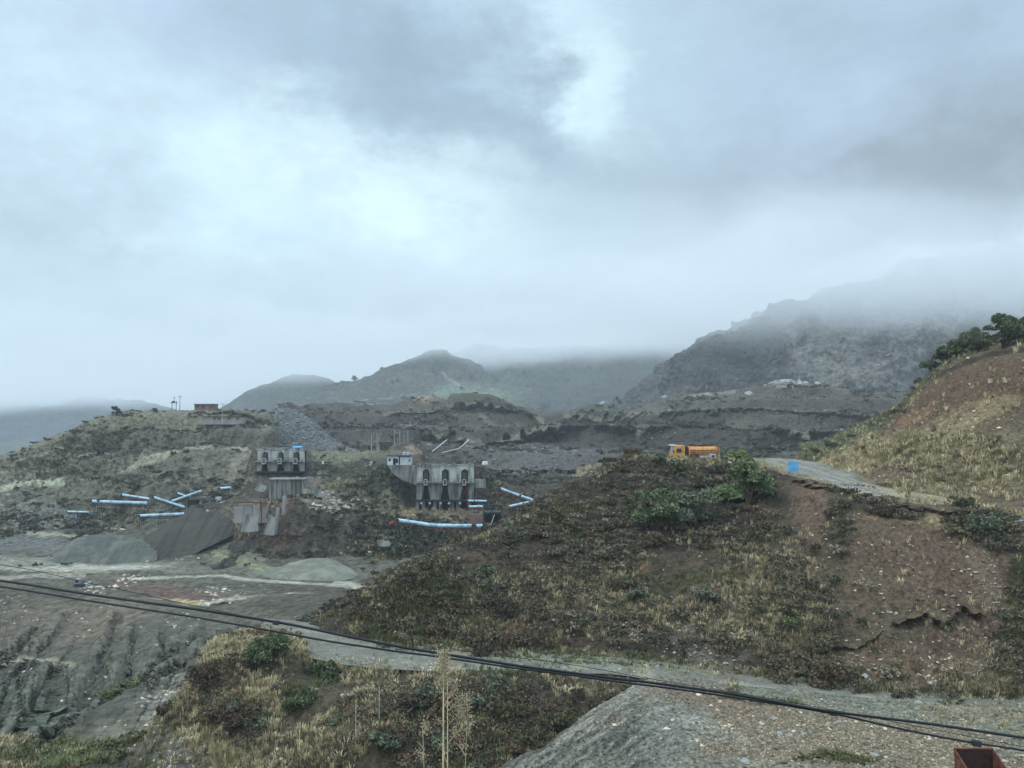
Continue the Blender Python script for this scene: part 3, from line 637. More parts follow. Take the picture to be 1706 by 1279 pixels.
# wheel ruts, a little lower and darker than the road
nn = fbm(m.B * np.array([.25, 1, 1]), 1.6, 4, 131)
for vv in (.62, .82): 
    f = np.exp(-((rv - vv - nn * .04) / .03) ** 2); m.W[..., 2] -= f * .10; m._put(f * .5, (88, 94, 96))
m._put(sstep(.1, .6, nn) * .35, (144, 147, 142)); m.disp(2.5, .05, 4, 132); m.disp(.4, .03, 2, 133); m._put(sstep(-.1, .35, fbm(m.B, 1.1, 4, 137)) * .45, (84, 82, 76), .85)
m.blob(1400, 1148, 300, 6, (98, 92, 82), .5, 6, k=.85, rag=1.2); m.blob(980, 1098, 170, 10, (100, 112, 98), .55, 3, k=.95, rag=.9, ch={'grass': .6}); m.blob(760, 1092, 24, 8, (112, 108, 92), .6, k=.9)
m.blob(1150, 1112, 80, 6, (104, 104, 92), .6, 10, k=.9)
m.ch['stone'] = sstep(.1, .5, fbm(m.B, 3, 3, 134)) * .8; m.build(MAT_GRAVEL); ROAD = m

# --- gravel yard with its tipped edge
m = Sheet('gravel_yard', 700, 1830, 1100, [
    [(700, 1440, 50), (1000, 1440, 44), (1830, 1440, 42)],
    [(700, 1360, 58), (850, 1345, 58), (1000, 1340, 53), (1200, 1345, 49.5), (1830, 1345, 49)],
    [(700, 1350, 61), (820, 1300, 62), (900, 1275, 61), (1000, 1262, 58.5), (1100, 1260, 56.5), (1300, 1262, 56), (1830, 1265, 56)],
    [(700, 1349, 62), (820, 1288, 64), (900, 1252, 64.5), (1000, 1215, 63.5), (1080, 1190, 62.8), (1180, 1195, 62.5), (1400, 1205, 62.2), (1830, 1215, 61.5)],
    [(700, 1348, 63), (790, 1292, 65.5), (830, 1276, 66.5), (900, 1239, 68), (950, 1210, 68.5), (1000, 1183, 69), (1040, 1160, 70), (1075, 1142, 71), (1110, 1133, 72), (1150, 1136, 72.2), (1200, 1137, Z(ROADZ - .02)), (1300, 1147, Z(ROADZ - .02)), (1450, 1162, Z(ROADZ - .02)), (1600, 1173, Z(ROADZ - .02)), (1830, 1186, Z(ROADZ - .02))]],
    520, back=[(1.8, -.03), (3.2, -1.5), (8, -5)])
m.base((110, 111, 104), (102, 103, 97), (118, 117, 108), k=.88, wl=5)
ed = sstep(1.0, .93, m.v)
m.disp(10, .8, 4, 140, mask=ed); m.disp(2.4, .28, 4, 141, ridge=True, mask=ed + .25 * sstep(1160, 1080, m.px))
chips = sstep(1080, 1190, m.px + (m.py - 1160) * .0) 
f = m.blob(1420, 1225, 320, 46, (108, 99, 84), .85, 5, k=.86, rag=.8, ch={'stone': 1, 'chip': 1}, soft=.3)
f2 = m.blob(1200, 1170, 110, 22, (108, 93, 78), .75, 8, k=.86, rag=.9, ch={'stone': 1, 'chip': 1})
m.blob(1450, 1260, 300, 26, (106, 98, 84), .7, 3, k=.9, rag=.9, ch={'chip': .8}); m.blob(1560, 1195, 140, 14, (100, 110, 104), .75, 8, k=.95, rag=1, ch={'chip': .2})
m.blob(1330, 1160, 120, 10, (96, 102, 92), .6, 6, k=.92, rag=1); m.blob(1280, 1166, 40, 6, (78, 80, 60), .6, 5, k=.85, ch={'grass': .6})
m.blob(1640, 1190, 110, 24, (104, 102, 86), .6, 6, k=.92, rag=1, ch={'chip': .7, 'dry': .2}); m.blob(1400, 1265, 60, 9, (88, 90, 66), .6, 0, k=.9, ch={'grass': .5})
m.blob(1110, 1225, 80, 44, (104, 109, 107), .9, -25, k=.84, rag=.5, ch={'chip': 0}); m.blob(1090, 1190, 50, 6, (138, 143, 139), .5, -20, k=.95, rag=.9); m.blob(1180, 1215, 60, 12, (132, 137, 131), .45, 20, k=.92, rag=.9)
# streaks of tipped material down the left edge
st = vnoise(np.stack([(m.px + 1.45 * m.py) / 7.0, (m.px - m.py) / 120., 0 * m.px], -1), 9) + .5 * vnoise(np.stack([(m.px + 1.45 * m.py) / 3.0, (m.px - m.py) / 90., 0 * m.px], -1), 10)
lm = sstep(1115, 1040, m.px - (m.py - 1190) * .15) * sstep(0, .2, m.v)
m._put(sstep(.0, .45, st) * lm * .75, (72, 78, 78), .85); m._put(sstep(-.1, -.6, st) * lm * .5, (126, 131, 128), .9)
m.W = m.W + m.nrm() * (st * .22 * lm)[..., None]
m.disp(.7, .10, 3, 142, mask=(.4 + .6 * m.ch.get('chip', 0)) * sstep(1.0, .97, m.v)); m.disp(.3, .05, 2, 143)
m.lip([(1290, 1278), (1340, 1262), (1400, 1258), (1430, 1272)], .8, 12)
m.build(MAT_RUBBLE); YARD = m

# --- slope between the road and the upper track
m = Sheet('near_hill', 500, 1840, 1300, [
    [(500, 1130, 90), (560, 1130, 86), (800, 1140, 80.5), (1100, 1160, 77.5), (1300, 1190, 73), (1500, 1210, 70), (1840, 1230, 67)],
    [(500, 1070, 92), (560, 1062, 90), (640, 1073, Z(ROADZ + .05)), (760, 1085, Z(ROADZ + .05)), (940, 1089, Z(ROADZ + .05)), (1040, 1095, Z(ROADZ + .05)), (1140, 1108, Z(ROADZ + .05)), (1250, 1125, Z(ROADZ + .05)), (1400, 1144, Z(ROADZ + .05)), (1560, 1158, Z(ROADZ + .05)), (1840, 1170, Z(ROADZ + .05))],
    [(500, 1066, 93), (560, 1045, 91), (640, 1035, 89), (760, 1030, 88), (940, 1010, 89), (1100, 1010, 87), (1250, 1030, 82), (1400, 1065, 77), (1560, 1085, 74), (1700, 1090, 72.5), (1840, 1095, 72)],
    [(500, 1064, 94), (560, 1035, 92), (640, 990, 91.5), (740, 960, 93), (850, 940, 96), (1000, 910, 99), (1150, 905, 98), (1300, 930, 90), (1400, 960, 84), (1560, 975, 80), (1700, 985, 78), (1840, 985, 77)],
    [(500, 1063, 95), (560, 1030, 93), (640, 974, 92.5), (740, 930, 96.5), (850, 890, 102), (1000, 825, 110), (1150, 815, 110), (1300, 850, 98), (1400, 872, 90), (1560, 890, 85), (1700, 900, 82), (1840, 905, 80)],
    [(500, 1063, 96), (555, 1036, 94), (585, 1012, 94), (610, 996, 94), (640, 972, 95), (662, 958, 96), (700, 940, 98), (740, 922, 100), (770, 912, 102), (800, 897, 103), (835, 882, 105), (860, 864, 107), (885, 850, 109), (920, 830, 112), (960, 804, 116), (1000, 779, 120), (1030, 768, 122), (1060, 763, 123), (1120, 763, 123), (1170, 764, 122), (1215, 768, 119), (1250, 772, 116), (1290, 784, 110), (1330, 796, 105), (1400, 812, 100), (1440, 822, 98), (1480, 832, 95), (1540, 838, 92), (1600, 845, 90), (1640, 856, 88), (1700, 866, 86), (1840, 876, 84)]],
    640, back=[(3, .0), (10, -.8), (30, -12)])
m.base((68, 60, 51), (58, 54, 47), (78, 69, 58), (52, 49, 44), k=.78, wl=7)
ed = sstep(1.0, .93, m.v) * sstep(.12, .22, m.v)
scr = np.clip(sstep(1, .55, np.hypot((m.px - 1545) / 195, (m.py - 990) / 175)) + sstep(1, .5, np.hypot((m.px - 1360) / 50, (m.py - 850) / 55)), 0, 1)
toe = sstep(6, 22, (1062 + np.interp(m.px, [560, 640, 760, 940, 1040, 1140, 1250, 1400, 1560, 1840], [0, 11, 23, 27, 33, 46, 63, 82, 96, 108])) - m.py)
m.disp(16, 1.5, 4, 150, mask=ed * toe * (1 - .6 * scr)); m.disp(4, .7, 4, 151, mask=(.2 + .8 * ed) * toe * (1 - .65 * scr)); m.disp(1, .2, 3, 152, mask=toe * (1 - .55 * scr)); m.disp(.4, .05, 2, 153)
m.disp(5, 1.0, 5, 154, ridge=True, mask=scr * ed, stretch=(1.6, .8, .5)); m.disp(1.1, .16, 4, 158, ridge=True, mask=scr, stretch=(1.8, 1, .4))
m.ch['scrub'] = np.clip(sstep(-.2, .35, fbm(m.B, 11, 4, 155)) + .5 * sstep(1000, 900, m.py) * sstep(1150, 1000, m.px), 0, 1.2)
m.ch['dry'] = sstep(.05, .5, fbm(m.B, 9, 4, 156)) * (.45 + sstep(900, 1000, m.py)); m.ch['grass'] = sstep(.15, .6, fbm(m.B, 8, 4, 157)) * .4
m.ch['stone'] = np.full(m.px.shape, .06)
m.blob(680, 1030, 80, 60, (88, 94, 62), .75, -35, k=.8, ch={'grass': 1.2, 'scrub': .3}); m.blob(655, 1055, 30, 10, (112, 124, 62), .7, 0, k=.85, ch={'grass': 1.5})
m.blob(640, 1000, 40, 40, (104, 94, 74), .5, -40, k=.8, ch={'dry': 1}); m.blob(820, 1045, 60, 24, (84, 62, 50), .75, 0, k=.85, ch={'scrub': .1}); m.blob(930, 1060, 60, 24, (80, 64, 52), .6, 0, k=.85, ch={'scrub': .2})
m.blob(1030, 940, 60, 14, (112, 84, 60), .5, 10, k=.85, rag=1); m.blob(1000, 1000, 260, 30, (78, 66, 56), .5, 8, k=.8, rag=1, ch={'dry': .8, 'scrub': .4})
m.blob(775, 990, 30, 50, (82, 86, 86), .5, -40, k=.85, ch={'scrub': .2}); m.blob(870, 880, 60, 26, (76, 76, 70), .4, -35, k=.8)
m.blob(960, 790, 60, 18, (60, 60, 56), .5, -25, k=.75, ch={'scrub': 1.3}); m.blob(1120, 800, 120, 30, (60, 56, 54), .6, 0, k=.75, ch={'scrub': 1.4, 'dry': .1})
m.blob(1080, 764, 70, 4, (126, 124, 98), .8, 0, k=.85, ch={'dry': 1.3}); m.blob(1275, 772, 40, 9, (128, 124, 96), .8, 5, k=.85, ch={'dry': 1.2, 'scrub': .2})
m.blob(1170, 1075, 60, 32, (96, 96, 96), .7, 20, k=.85, rag=1.1, ch={'stone': 1, 'scrub': .4}); m.blob(1050, 1060, 120, 28, (70, 66, 60), .6, 5, k=.82, rag=.9, ch={'stone': .5, 'scrub': .5})
m.blob(1290, 985, 90, 80, (82, 72, 56), .6, 0, k=.82, rag=.8, ch={'dry': .9, 'scrub': .5})
m.blob(1200, 885, 130, 34, (60, 56, 50), .7, 0, k=.72, ch={'scrub': 1.0, 'dry': .1})
m.blob(1552, 990, 222, 190, (88, 76, 63), .97, 0, k=.86, rag=.45, ch={'scrub': 0, 'dry': .012, 'grass': 0, 'stone': .16})
m.blob(1360, 845, 42, 52, (94, 78, 66), .9, 0, k=.88, rag=.4, ch={'scrub': 0, 'dry': .02, 'grass': 0})
m.blob(1600, 950, 110, 90, (96, 76, 66), .5, 10, k=.9, rag=.8); m.blob(1490, 1060, 110, 60, (80, 70, 58), .6, 0, k=.88, rag=.7); m.blob(1600, 1060, 60, 50, (76, 62, 52), .6, 0, k=.88, rag=.7)
m.blob(1530, 872, 70, 9, (132, 116, 88), .7, 5, k=.9, rag=.7); m.blob(1500, 1120, 150, 26, (96, 80, 66), .6, 5, k=.9, rag=.9, ch={'stone': .7}); m.blob(1620, 1125, 60, 22, (112, 98, 78), .5, 5, k=.9, rag=1, ch={'stone': 1.5})
m.blob(1640, 960, 16, 90, (110, 100, 88), .4, -20, k=.9, rag=1.4, ch={'stone': 1.2})
m.blob(1640, 880, 45, 34, (52, 54, 46), .85, 10, k=.76, ch={'scrub': 1.5, 'dry': .1, 'stone': 0}); m.blob(1470, 852, 60, 14, (58, 56, 48), .8, 12, k=.76, ch={'scrub': 1.0}); m.blob(1398, 880, 20, 60, (60, 60, 50), .7, 0, k=.76, ch={'scrub': .9})
m.blob(1706, 1040, 24, 110, (80, 82, 66), .6, 0, k=.82, ch={'grass': .8, 'scrub': .6}); m.blob(1700, 1090, 40, 60, (56, 66, 52), .7, 0, k=.8, ch={'scrub': 1}); m.blob(1340, 1040, 40, 70, (66, 66, 50), .7, 0, k=.78, ch={'scrub': .9, 'dry': .8, 'stone': 0})
m.blob(1600, 838, 110, 7, (130, 118, 90), .7, 5, k=.88, rag=.7, ch={'dry': 1})
m.blob(1165, 768, 62, 8, None, 1, rag=.2, ch={'scrub': .05, 'dry': .7, 'grass': .3})
m.stroke([(560, 1062), (640, 1073), (760, 1085), (940, 1089), (1040, 1095), (1140, 1108), (1250, 1125), (1400, 1144), (1560, 1158), (1840, 1170)], 5, (104, 104, 98), .8, soft=.6, rag=1.3, k=.88)
m.stroke([(560, 1062), (640, 1073), (760, 1085), (940, 1089), (1040, 1095), (1140, 1108), (1250, 1125), (1400, 1144), (1560, 1158), (1840, 1170)], 7, None, 1, soft=.3, rag=.3, ch={'dry': .1, 'scrub': 0, 'grass': .1, 'stone': .5})
m.lip([(1310, 800), (1350, 806), (1400, 815), (1470, 834)], 1.6, 26)
m.lip([(1440, 862), (1490, 852), (1540, 852), (1600, 866), (1650, 872)], 1.4, 14)
m.lip([(1480, 1050), (1510, 1030), (1540, 1024), (1560, 1034), (1580, 1030), (1605, 1008), (1640, 1022), (1665, 1060)], 1.3, 30)
m.lip([(1340, 1082), (1390, 1074), (1440, 1076), (1480, 1052)], .7, 16)
m.build(MAT_NEAR); NHILL = m

# --- plateau behind the brow, with the upper track
m = Sheet('plateau', 960, 1860, 600, [
    [(960, 800, 118), (1060, 770, 121), (1250, 780, 114), (1290, 795, 107.5), (1330, 806, 103), (1400, 820, 98), (1480, 842, 93), (1600, 856, 88), (1700, 876, 84), (1860, 886, 82)],
    [(960, 795, 122), (1060, 764, 126), (1150, 764.5, 126), (1215, 768, 122), (1250, 772, 117), (1290, 780, Z(-7.5)), (1330, 790, Z(-7.8)), (1400, 806, Z(-8.6)), (1480, 826, Z(-9.6)), (1560, 833, Z(-9.9)), (1640, 850, Z(-10.6)), (1700, 862, Z(-11.0)), (1860, 870, Z(-11.2))],
    [(960, 790, 136), (1060, 762, Z(-7.2)), (1200, 765, Z(-7.4)), (1290, 770, Z(-7.6)), (1360, 772, Z(-8.0)), (1420, 780, 124), (1480, 800, 116), (1600, 825, 106), (1700, 840, 102), (1860, 850, 98)],
    [(960, 780, 150), (1060, 761.5, 144), (1200, 762, 144), (1290, 763, 145), (1400, 768, 142), (1480, 780, 136), (1600, 800, 125), (1860, 820, 115)]],
    160, back=[(4, -.3), (60, -30)])
m.base((110, 106, 88), (98, 96, 80), (120, 114, 92), k=.85, wl=4)
m.disp(8, .35, 4, 160); m.disp(1.5, .12, 3, 161)
TR = [(1296, 767), (1330, 778), (1370, 788), (1410, 800), (1440, 812), (1480, 822)]
fr_ = m.stroke(TR, 11, (120, 124, 124), .9, soft=.5, rag=.8, k=.98); m.stroke([(1280, 768), (1330, 768), (1400, 770)], 5, (116, 119, 118), .8, soft=.4, rag=.6, k=.98)
for o_ in (-5, 3): m.stroke([(a, b + o_) for a, b in TR], 1.6, (92, 92, 88), .6, soft=.8, rag=1.0, k=.9)
m.stroke([(1440, 808), (1500, 824), (1600, 838), (1706, 856)], 5, (138, 128, 104), .7, rag=.5, k=.95)
m.ch['dry'] = np.clip(sstep(-.1, .4, fbm(m.B, 4, 3, 162)) - 2 * fr_, 0, 1) * sstep(760, 764, m.py); m.ch['stone'] = np.full(m.px.shape, .3)
m.build(MAT_NEAR); PLAT = m

# --- earth slope on the right above the track
m = Sheet('upper_slope', 1330, 1880, 700, [
    [(1330, 800, 120), (1400, 815, 112), (1480, 850, 98), (1560, 865, 93), (1700, 885, 88), (1880, 890, 86)],
    [(1330, 790, 126), (1370, 780, 128), (1400, 792, 118), (1440, 803, 112), (1480, 812, 107), (1540, 826, 101), (1600, 836, 97), (1700, 855, 91), (1880, 862, 89)],
    [(1330, 782, 130), (1370, 776, 131), (1410, 772, 126), (1450, 776, 119), (1500, 780, 113), (1580, 785, 107), (1700, 790, 101), (1880, 800, 98)],
    [(1330, 780, 133), (1380, 770, 133), (1420, 748, 132), (1460, 732, 129), (1520, 720, 123), (1600, 700, 116), (1700, 690, 110), (1880, 690, 106)],
    [(1330, 779, 135), (1362, 776, 134), (1385, 768, 134), (1405, 756, 134), (1440, 735, 134), (1470, 718, 135), (1500, 696, 136), (1522, 668, 136), (1540, 648, 135), (1562, 628, 133), (1600, 606, 129), (1640, 591, 125), (1700, 579, 119), (1780, 570, 114), (1880, 560, 110)]],
    480, back=[(1.5, .6), (8, 2.2), (30, 3), (60, -20)])
m.base((98, 88, 69), (90, 79, 62), (106, 97, 77), (82, 72, 58), k=.80, wl=8)
ed = sstep(1.0, .93, m.v) * sstep(.1, .2, m.v)
m.disp(12, 1.3, 4, 170, mask=ed); m.disp(3, .5, 4, 171, mask=.3 + .7 * ed, ridge=True); m.disp(.8, .12, 3, 172)
m.ch['dry'] = sstep(-.05, .45, fbm(m.B, 8, 4, 173)) * .7; m.ch['scrub'] = sstep(.2, .6, fbm(m.B, 6, 4, 174)) * .25; m.ch['grass'] = sstep(.2, .6, fbm(m.B, 6, 4, 175)) * .2; m.ch['stone'] = np.full(m.px.shape, .12)
m.blob(1650, 645, 135, 46, (88, 71, 58), .9, -12, k=.84, ch={'dry': .02, 'scrub': .01, 'grass': 0}); m.blob(1560, 690, 60, 20, (90, 74, 60), .8, -35, k=.84, ch={'dry': .1}); m.blob(1680, 820, 50, 20, (84, 70, 58), .8, 5, k=.84, ch={'dry': .1}); m.blob(1500, 700, 60, 12, (84, 66, 54), .8, -38, k=.85, ch={'dry': .1, 'scrub': .4})
m.blob(1470, 760, 110, 26, (150, 142, 106), .75, -12, k=.9, ch={'dry': 1.5}); m.blob(1600, 770, 120, 40, (118, 110, 80), .6, 5, k=.88, ch={'dry': .8, 'grass': .5, 'scrub': .2})
m.blob(1480, 790, 60, 10, (88, 72, 58), .8, 10, k=.85, ch={'dry': .1}); m.blob(1600, 700, 90, 14, (140, 128, 98), .5, -20, k=.9, rag=1.2); m.blob(1640, 735, 30, 10, (62, 54, 46), .8, 0, k=.8, ch={'scrub': 1})
m.blob(1530, 690, 40, 10, (122, 92, 70), .5, -35, k=.9, rag=1)
m.stroke([(1520, 640), (1560, 625), (1600, 607), (1640, 592), (1706, 582)], 4, (52, 46, 38), .8, rag=.5, k=.7)
top = sstep(1.0, 1.03, m.v); m._put(top * .9, (66, 78, 54), .8, ch={'scrub': 1.6, 'grass': .6, 'dry': .2})
m.lip([(1440, 782), (1480, 778), (1540, 790), (1600, 812)], 1.2, 16)
m.build(MAT_NEAR); UPPER = m

# --- the slope the photographer stands on
m = Sheet('foreground_slope', -400, 2100, 200, [[(-400, 2600, 2.2)], [(-400, 2000, 4.5)], [(-400, 1600, 11)], [(-400, 1480, 26)], [(-400, 1455, 44)]], 60)
m.base((66, 64, 46), (84, 78, 56), (58, 60, 44), wl=1.2); m.disp(3, .35, 4, 180); m.build(MAT_NEAR); FORE = m

# ================================================================== air
def box_mesh(name, lo, hi, mat):
    x0, y0, z0 = lo; x1, y1, z1 = hi
    V = [(x0, y0, z0), (x1, y0, z0), (x1, y1, z0), (x0, y1, z0), (x0, y0, z1), (x1, y0, z1), (x1, y1, z1), (x0, y1, z1)]
    Q = [(0, 3, 2, 1), (4, 5, 6, 7), (0, 1, 5, 4), (1, 2, 6, 5), (2, 3, 7, 6), (3, 0, 4, 7)]
    return mesh_np(name, V, Q, mat, smooth=False)
def vol_mat(name, col, dens):
    mt = bpy.data.materials.new(name); mt.use_nodes = True; t = mt.node_tree; t.nodes.remove(t.nodes['Principled BSDF'])
    v = t.nodes.new('ShaderNodeVolumePrincipled'); v.inputs['Color'].default_value = (*col, 1); v.inputs['Density'].default_value = dens
    v.inputs['Anisotropy'].default_value = 0.0; t.links.new(v.outputs[0], t.nodes['Material Output'].inputs['Volume']); return mt, t, v
HZ, _, _ = vol_mat('haze_air', (0.93, 0.97, 1.0), 0.00018)
hz = box_mesh('haze', (-6500, -120, -95), (6500, 7000, 345), HZ); hz['kind'] = 'stuff'
FM, t, v = vol_mat('fog', (0.993, 0.996, 1.0), 0.0)
n_, l_ = t.nodes, t.links
tcf = n_.new('ShaderNodeTexCoord'); sx = n_.new('ShaderNodeSeparateXYZ'); l_.new(tcf.outputs['Object'], sx.inputs[0])
nf = n_.new('ShaderNodeTexNoise'); nf.inputs['Scale'].default_value = 1 / 240; nf.inputs['Detail'].default_value = 5; nf.inputs['Roughness'].default_value = 0.62
l_.new(tcf.outputs['Object'], nf.inputs['Vector'])
def fm(op, a, b=None, clamp=False):
    q = n_.new('ShaderNodeMath'); q.operation = op; q.use_clamp = clamp
    for i, s in enumerate((a, b)):
        if s is None: continue
        if isinstance(s, (int, float)): q.inputs[i].default_value = s
        else: l_.new(s, q.inputs[i])
    return q.outputs[0]
# height of the fog's underside wanders with the noise; thick in its middle, thin above
tilt = fm('MULTIPLY', fm('MINIMUM', fm('ADD', sx.outputs[0], -150.0), 0.0), 0.085)           # the fog hangs lower on the left
ds = n_.new('ShaderNodeVectorMath'); ds.operation = 'DISTANCE'; l_.new(tcf.outputs['Object'], ds.inputs[0]); ds.inputs[1].default_value = (480, 950, 120)
dip_ = n_.new('ShaderNodeMapRange'); dip_.interpolation_type = 'SMOOTHSTEP'; dip_.inputs[1].default_value = 560; dip_.inputs[2].default_value = 160
dip_.inputs[3].default_value = 0; dip_.inputs[4].default_value = 62; l_.new(ds.outputs['Value'], dip_.inputs[0])
z0_ = fm('ADD', fm('SUBTRACT', sx.outputs[2], tilt), dip_.outputs[0])
zz_ = fm('ADD', z0_, fm('MULTIPLY', fm('SUBTRACT', nf.outputs['Fac'], 0.5), -150.0))
up_ = n_.new('ShaderNodeMapRange'); up_.interpolation_type = 'SMOOTHSTEP'; up_.inputs[1].default_value = 118; up_.inputs[2].default_value = 180; l_.new(zz_, up_.inputs[0])
dn_ = n_.new('ShaderNodeMapRange'); dn_.interpolation_type = 'SMOOTHSTEP'; dn_.inputs[1].default_value = 225; dn_.inputs[2].default_value = 160; l_.new(fm('SUBTRACT', zz_, fm('MULTIPLY', dip_.outputs[0], 1.15)), dn_.inputs[0])
far_ = n_.new('ShaderNodeMapRange'); far_.interpolation_type = 'SMOOTHSTEP'; far_.inputs[1].default_value = 640; far_.inputs[2].default_value = 900; l_.new(sx.outputs[1], far_.inputs[0])
nw = n_.new('ShaderNodeMapRange'); nw.inputs[1].default_value = .3; nw.inputs[2].default_value = .7; nw.inputs[3].default_value = .1; nw.inputs[4].default_value = 1.9; l_.new(nf.outputs['Fac'], nw.inputs[0])
l_.new(fm('MULTIPLY', fm('MULTIPLY', fm('MULTIPLY', fm('MULTIPLY', up_.outputs[0], nw.outputs[0]), dn_.outputs[0]), far_.outputs[0]), fm('ADD', 0.0075, fm('MULTIPLY', dip_.outputs[0], 0.00010))), v.inputs['Density'])
fg = box_mesh('fog', (-2600, 620, -60), (1900, 2900, 340), FM); fg['kind'] = 'stuff'

# ================================================================== ground cover
LEAF = leaf_mat('leaves_and_grass')
STONE_M = leaf_mat('stone', 0.9)
def tpl_tuft(r, blades=14, spread=.42, lean=.55):
    V, T, H = [], [], []
    for k in range(blades):
        a = r.uniform(0, 2 * math.pi); b = r.uniform(0, 1) ** .6 * spread * .6; h = r.uniform(.55, 1); ln = r.uniform(.1, lean); wd = r.uniform(.03, .06)
        d = np.array([math.cos(a), math.sin(a), 0]); s_ = np.array([-d[1], d[0], 0]) * wd
        p0 = d * b; p1 = d * (b + ln * .35) + np.array([0, 0, h * .6]); p2 = d * (b + ln) + np.array([0, 0, h * r.uniform(.8, 1)])
        n = len(V); V += [p0 - s_, p0 + s_, p1 + s_ * .8, p1 - s_ * .8, p2]; H += [.0, .0, .6, .6, 1]
        T += [(n, n + 1, n + 2), (n, n + 2, n + 3), (n + 3, n + 2, n + 4)]
    return np.array(V), np.array(T), r.uniform(.8, 1.2, len(V)) * 0 + np.repeat(r.uniform(.75, 1.25, blades), 5)
def tpl_bush(r, leaves=90, size=.17, flat=.75, lumps=6):
    """a low bush: leaf clumps spread through a few lobes, with gaps"""
    C_ = [(r.uniform(-.5, .5), r.uniform(-.5, .5), r.uniform(.25, .6) * flat, r.uniform(.28, .48)) for _ in range(lumps)]
    V, T, c = [], [], []
    for k in range(leaves):
        cx, cy_, cz, R = C_[k % lumps]; d = r.normal(size=3); d /= np.linalg.norm(d); d[2] = abs(d[2]) * .9 - .2
        p = np.array([cx, cy_, cz]) + d * R * r.uniform(.55, 1) * np.array([1, 1, flat])
        u = r.normal(size=3); u /= np.linalg.norm(u); w_ = np.cross(u, r.normal(size=3)); w_ /= np.linalg.norm(w_) + 1e-6
        s_ = size * r.uniform(.6, 1.3); n = len(V)
        V += [p - u * s_ * .5, p + w_ * s_ * .42, p + u * s_ * .6, p - w_ * s_ * .42]; T += [(n, n + 1, n + 2), (n, n + 2, n + 3)]; c += [r.uniform(.7, 1.3)] * 4
    return np.array(V), np.array(T), np.array(c)
def tpl_stone(r):
    V = np.array([(1, 0, 0), (-1, 0, 0), (0, 1, 0), (0, -1, 0), (0, 0, 1), (0, 0, -1)], float) * r.uniform(.55, 1, (6, 1)) + r.normal(0, .18, (6, 3))
    V[:, 2] *= .65
    T = np.array([(0, 2, 4), (2, 1, 4), (1, 3, 4), (3, 0, 4), (2, 0, 5), (1, 2, 5), (3, 1, 5), (0, 3, 5)]); return V, T, np.ones(6)
def scatter(jobs, name, tpls, mat, seed, kind='stuff'):
    """jobs: (sheet, channel, count, (size lo, hi), palette, brightness, lean to slope)"""
    r = np.random.default_rng(seed); VV, TT, CC = [], [], []; base = 0
    for sh, ch, n, (s0, s1), pal, kk in jobs:
        p, nr, iv, ix = sh.sample(n, ch, int(r.integers(1e9)))
        sc = s0 + (s1 - s0) * r.random(n) ** 1.8; an = r.uniform(0, 2 * math.pi, n); which = r.integers(0, len(tpls), n)
        pc = np.array([alb(c, kk) for c in pal]); pick = fbm(p, sh.dref * .05, 3, seed) * 1.2 + r.normal(0, .35, n)
        pi = np.clip(((pick + 1) / 2 * len(pal)).astype(int), 0, len(pal) - 1); col = pc[pi] * r.uniform(.75, 1.25, (n, 1))
        for k, (V, T, c) in enumerate(tpls):
            q = which == k; m_ = q.sum()
            if not m_: continue
            ca, sa = np.cos(an[q])[:, None], np.sin(an[q])[:, None]; s_ = sc[q][:, None]
            X = V[None, :, 0] * ca - V[None, :, 1] * sa; Y = V[None, :, 0] * sa + V[None, :, 1] * ca; Zz = np.repeat(V[None, :, 2], m_, 0) * (1 + 0 * ca)
            W = np.stack([X, Y, Zz], -1) * s_[..., None] + p[q][:, None, :] - np.array([0, 0, .06]) * s_[..., None]
            VV.append(W.reshape(-1, 3)); TT.append((T[None] + (np.arange(m_) * len(V))[:, None, None] + base).reshape(-1, 3)); base += m_ * len(V)
            CC.append((col[q][:, None, :] * c[None, :, None]).reshape(-1, 3))
    o = mesh_np(name, np.concatenate(VV), np.concatenate(TT), mat, np.clip(np.concatenate(CC), 0, .8), smooth=False); o['kind'] = kind; return o
r0 = np.random.default_rng(5)
TUFTS = [tpl_tuft(r0, int(r0.integers(9, 22)), r0.uniform(.3, .8), r0.uniform(.35, .95)) for _ in range(12)]; BUSH = [tpl_bush(r0) for _ in range(6)]; LOWB = [tpl_bush(r0, 26, .42, .7, 4) for _ in range(6)]; STONES = [tpl_stone(r0) for _ in range(8)]
DRYC = [(122, 112, 86), (146, 137, 106), (170, 161, 128), (104, 96, 74)]; GRC = [(86, 92, 58), (98, 104, 62), (76, 84, 54)]
SCC = [(50, 48, 40), (60, 56, 46), (74, 68, 56), (56, 58, 46)]; SCG = [(56, 60, 52), (66, 68, 58), (78, 78, 66)]
scatter([(NHILL, 'dry', 8000, (.4, 1.0), DRYC, .88), (BANK, 'dry', 11000, (.4, 1.0), DRYC, 1.0), (UPPER, 'dry', 8000, (.35, 1.2), DRYC, .95),
         (PLAT, 'dry', 2500, (.5, 1.1), DRYC, 1.05), (YARD, 'dry', 200, (.3, .6), DRYC, 1), (GULLY, 'dry', 900, (.5, 1.0), DRYC, .9),
         (LHILL, 'dry', 5000, (.8, 2.0), [(112, 112, 94), (96, 98, 80)], .72), (PHILL, 'dry', 3000, (.8, 1.8), DRYC, .72), (TERR, 'dry', 3000, (1.4, 3), [(112, 114, 98), (96, 98, 84)], .6)],
        'dry_grass', TUFTS, LEAF, 1)
scatter([(NHILL, 'grass', 5500, (.4, .9), GRC, .95), (BANK, 'grass', 4500, (.35, .8), GRC, .9), (UPPER, 'grass', 3000, (.4, .9), GRC, .9), (GULLY, 'grass', 700, (.5, 1.4), [(100, 112, 64), (86, 94, 60), (112, 112, 78)], .95),
         (ROAD, 'grass', 500, (.2, .5), GRC, .9), (YARD, 'grass', 400, (.2, .5), GRC, .9)], 'green_grass', TUFTS, LEAF, 2)
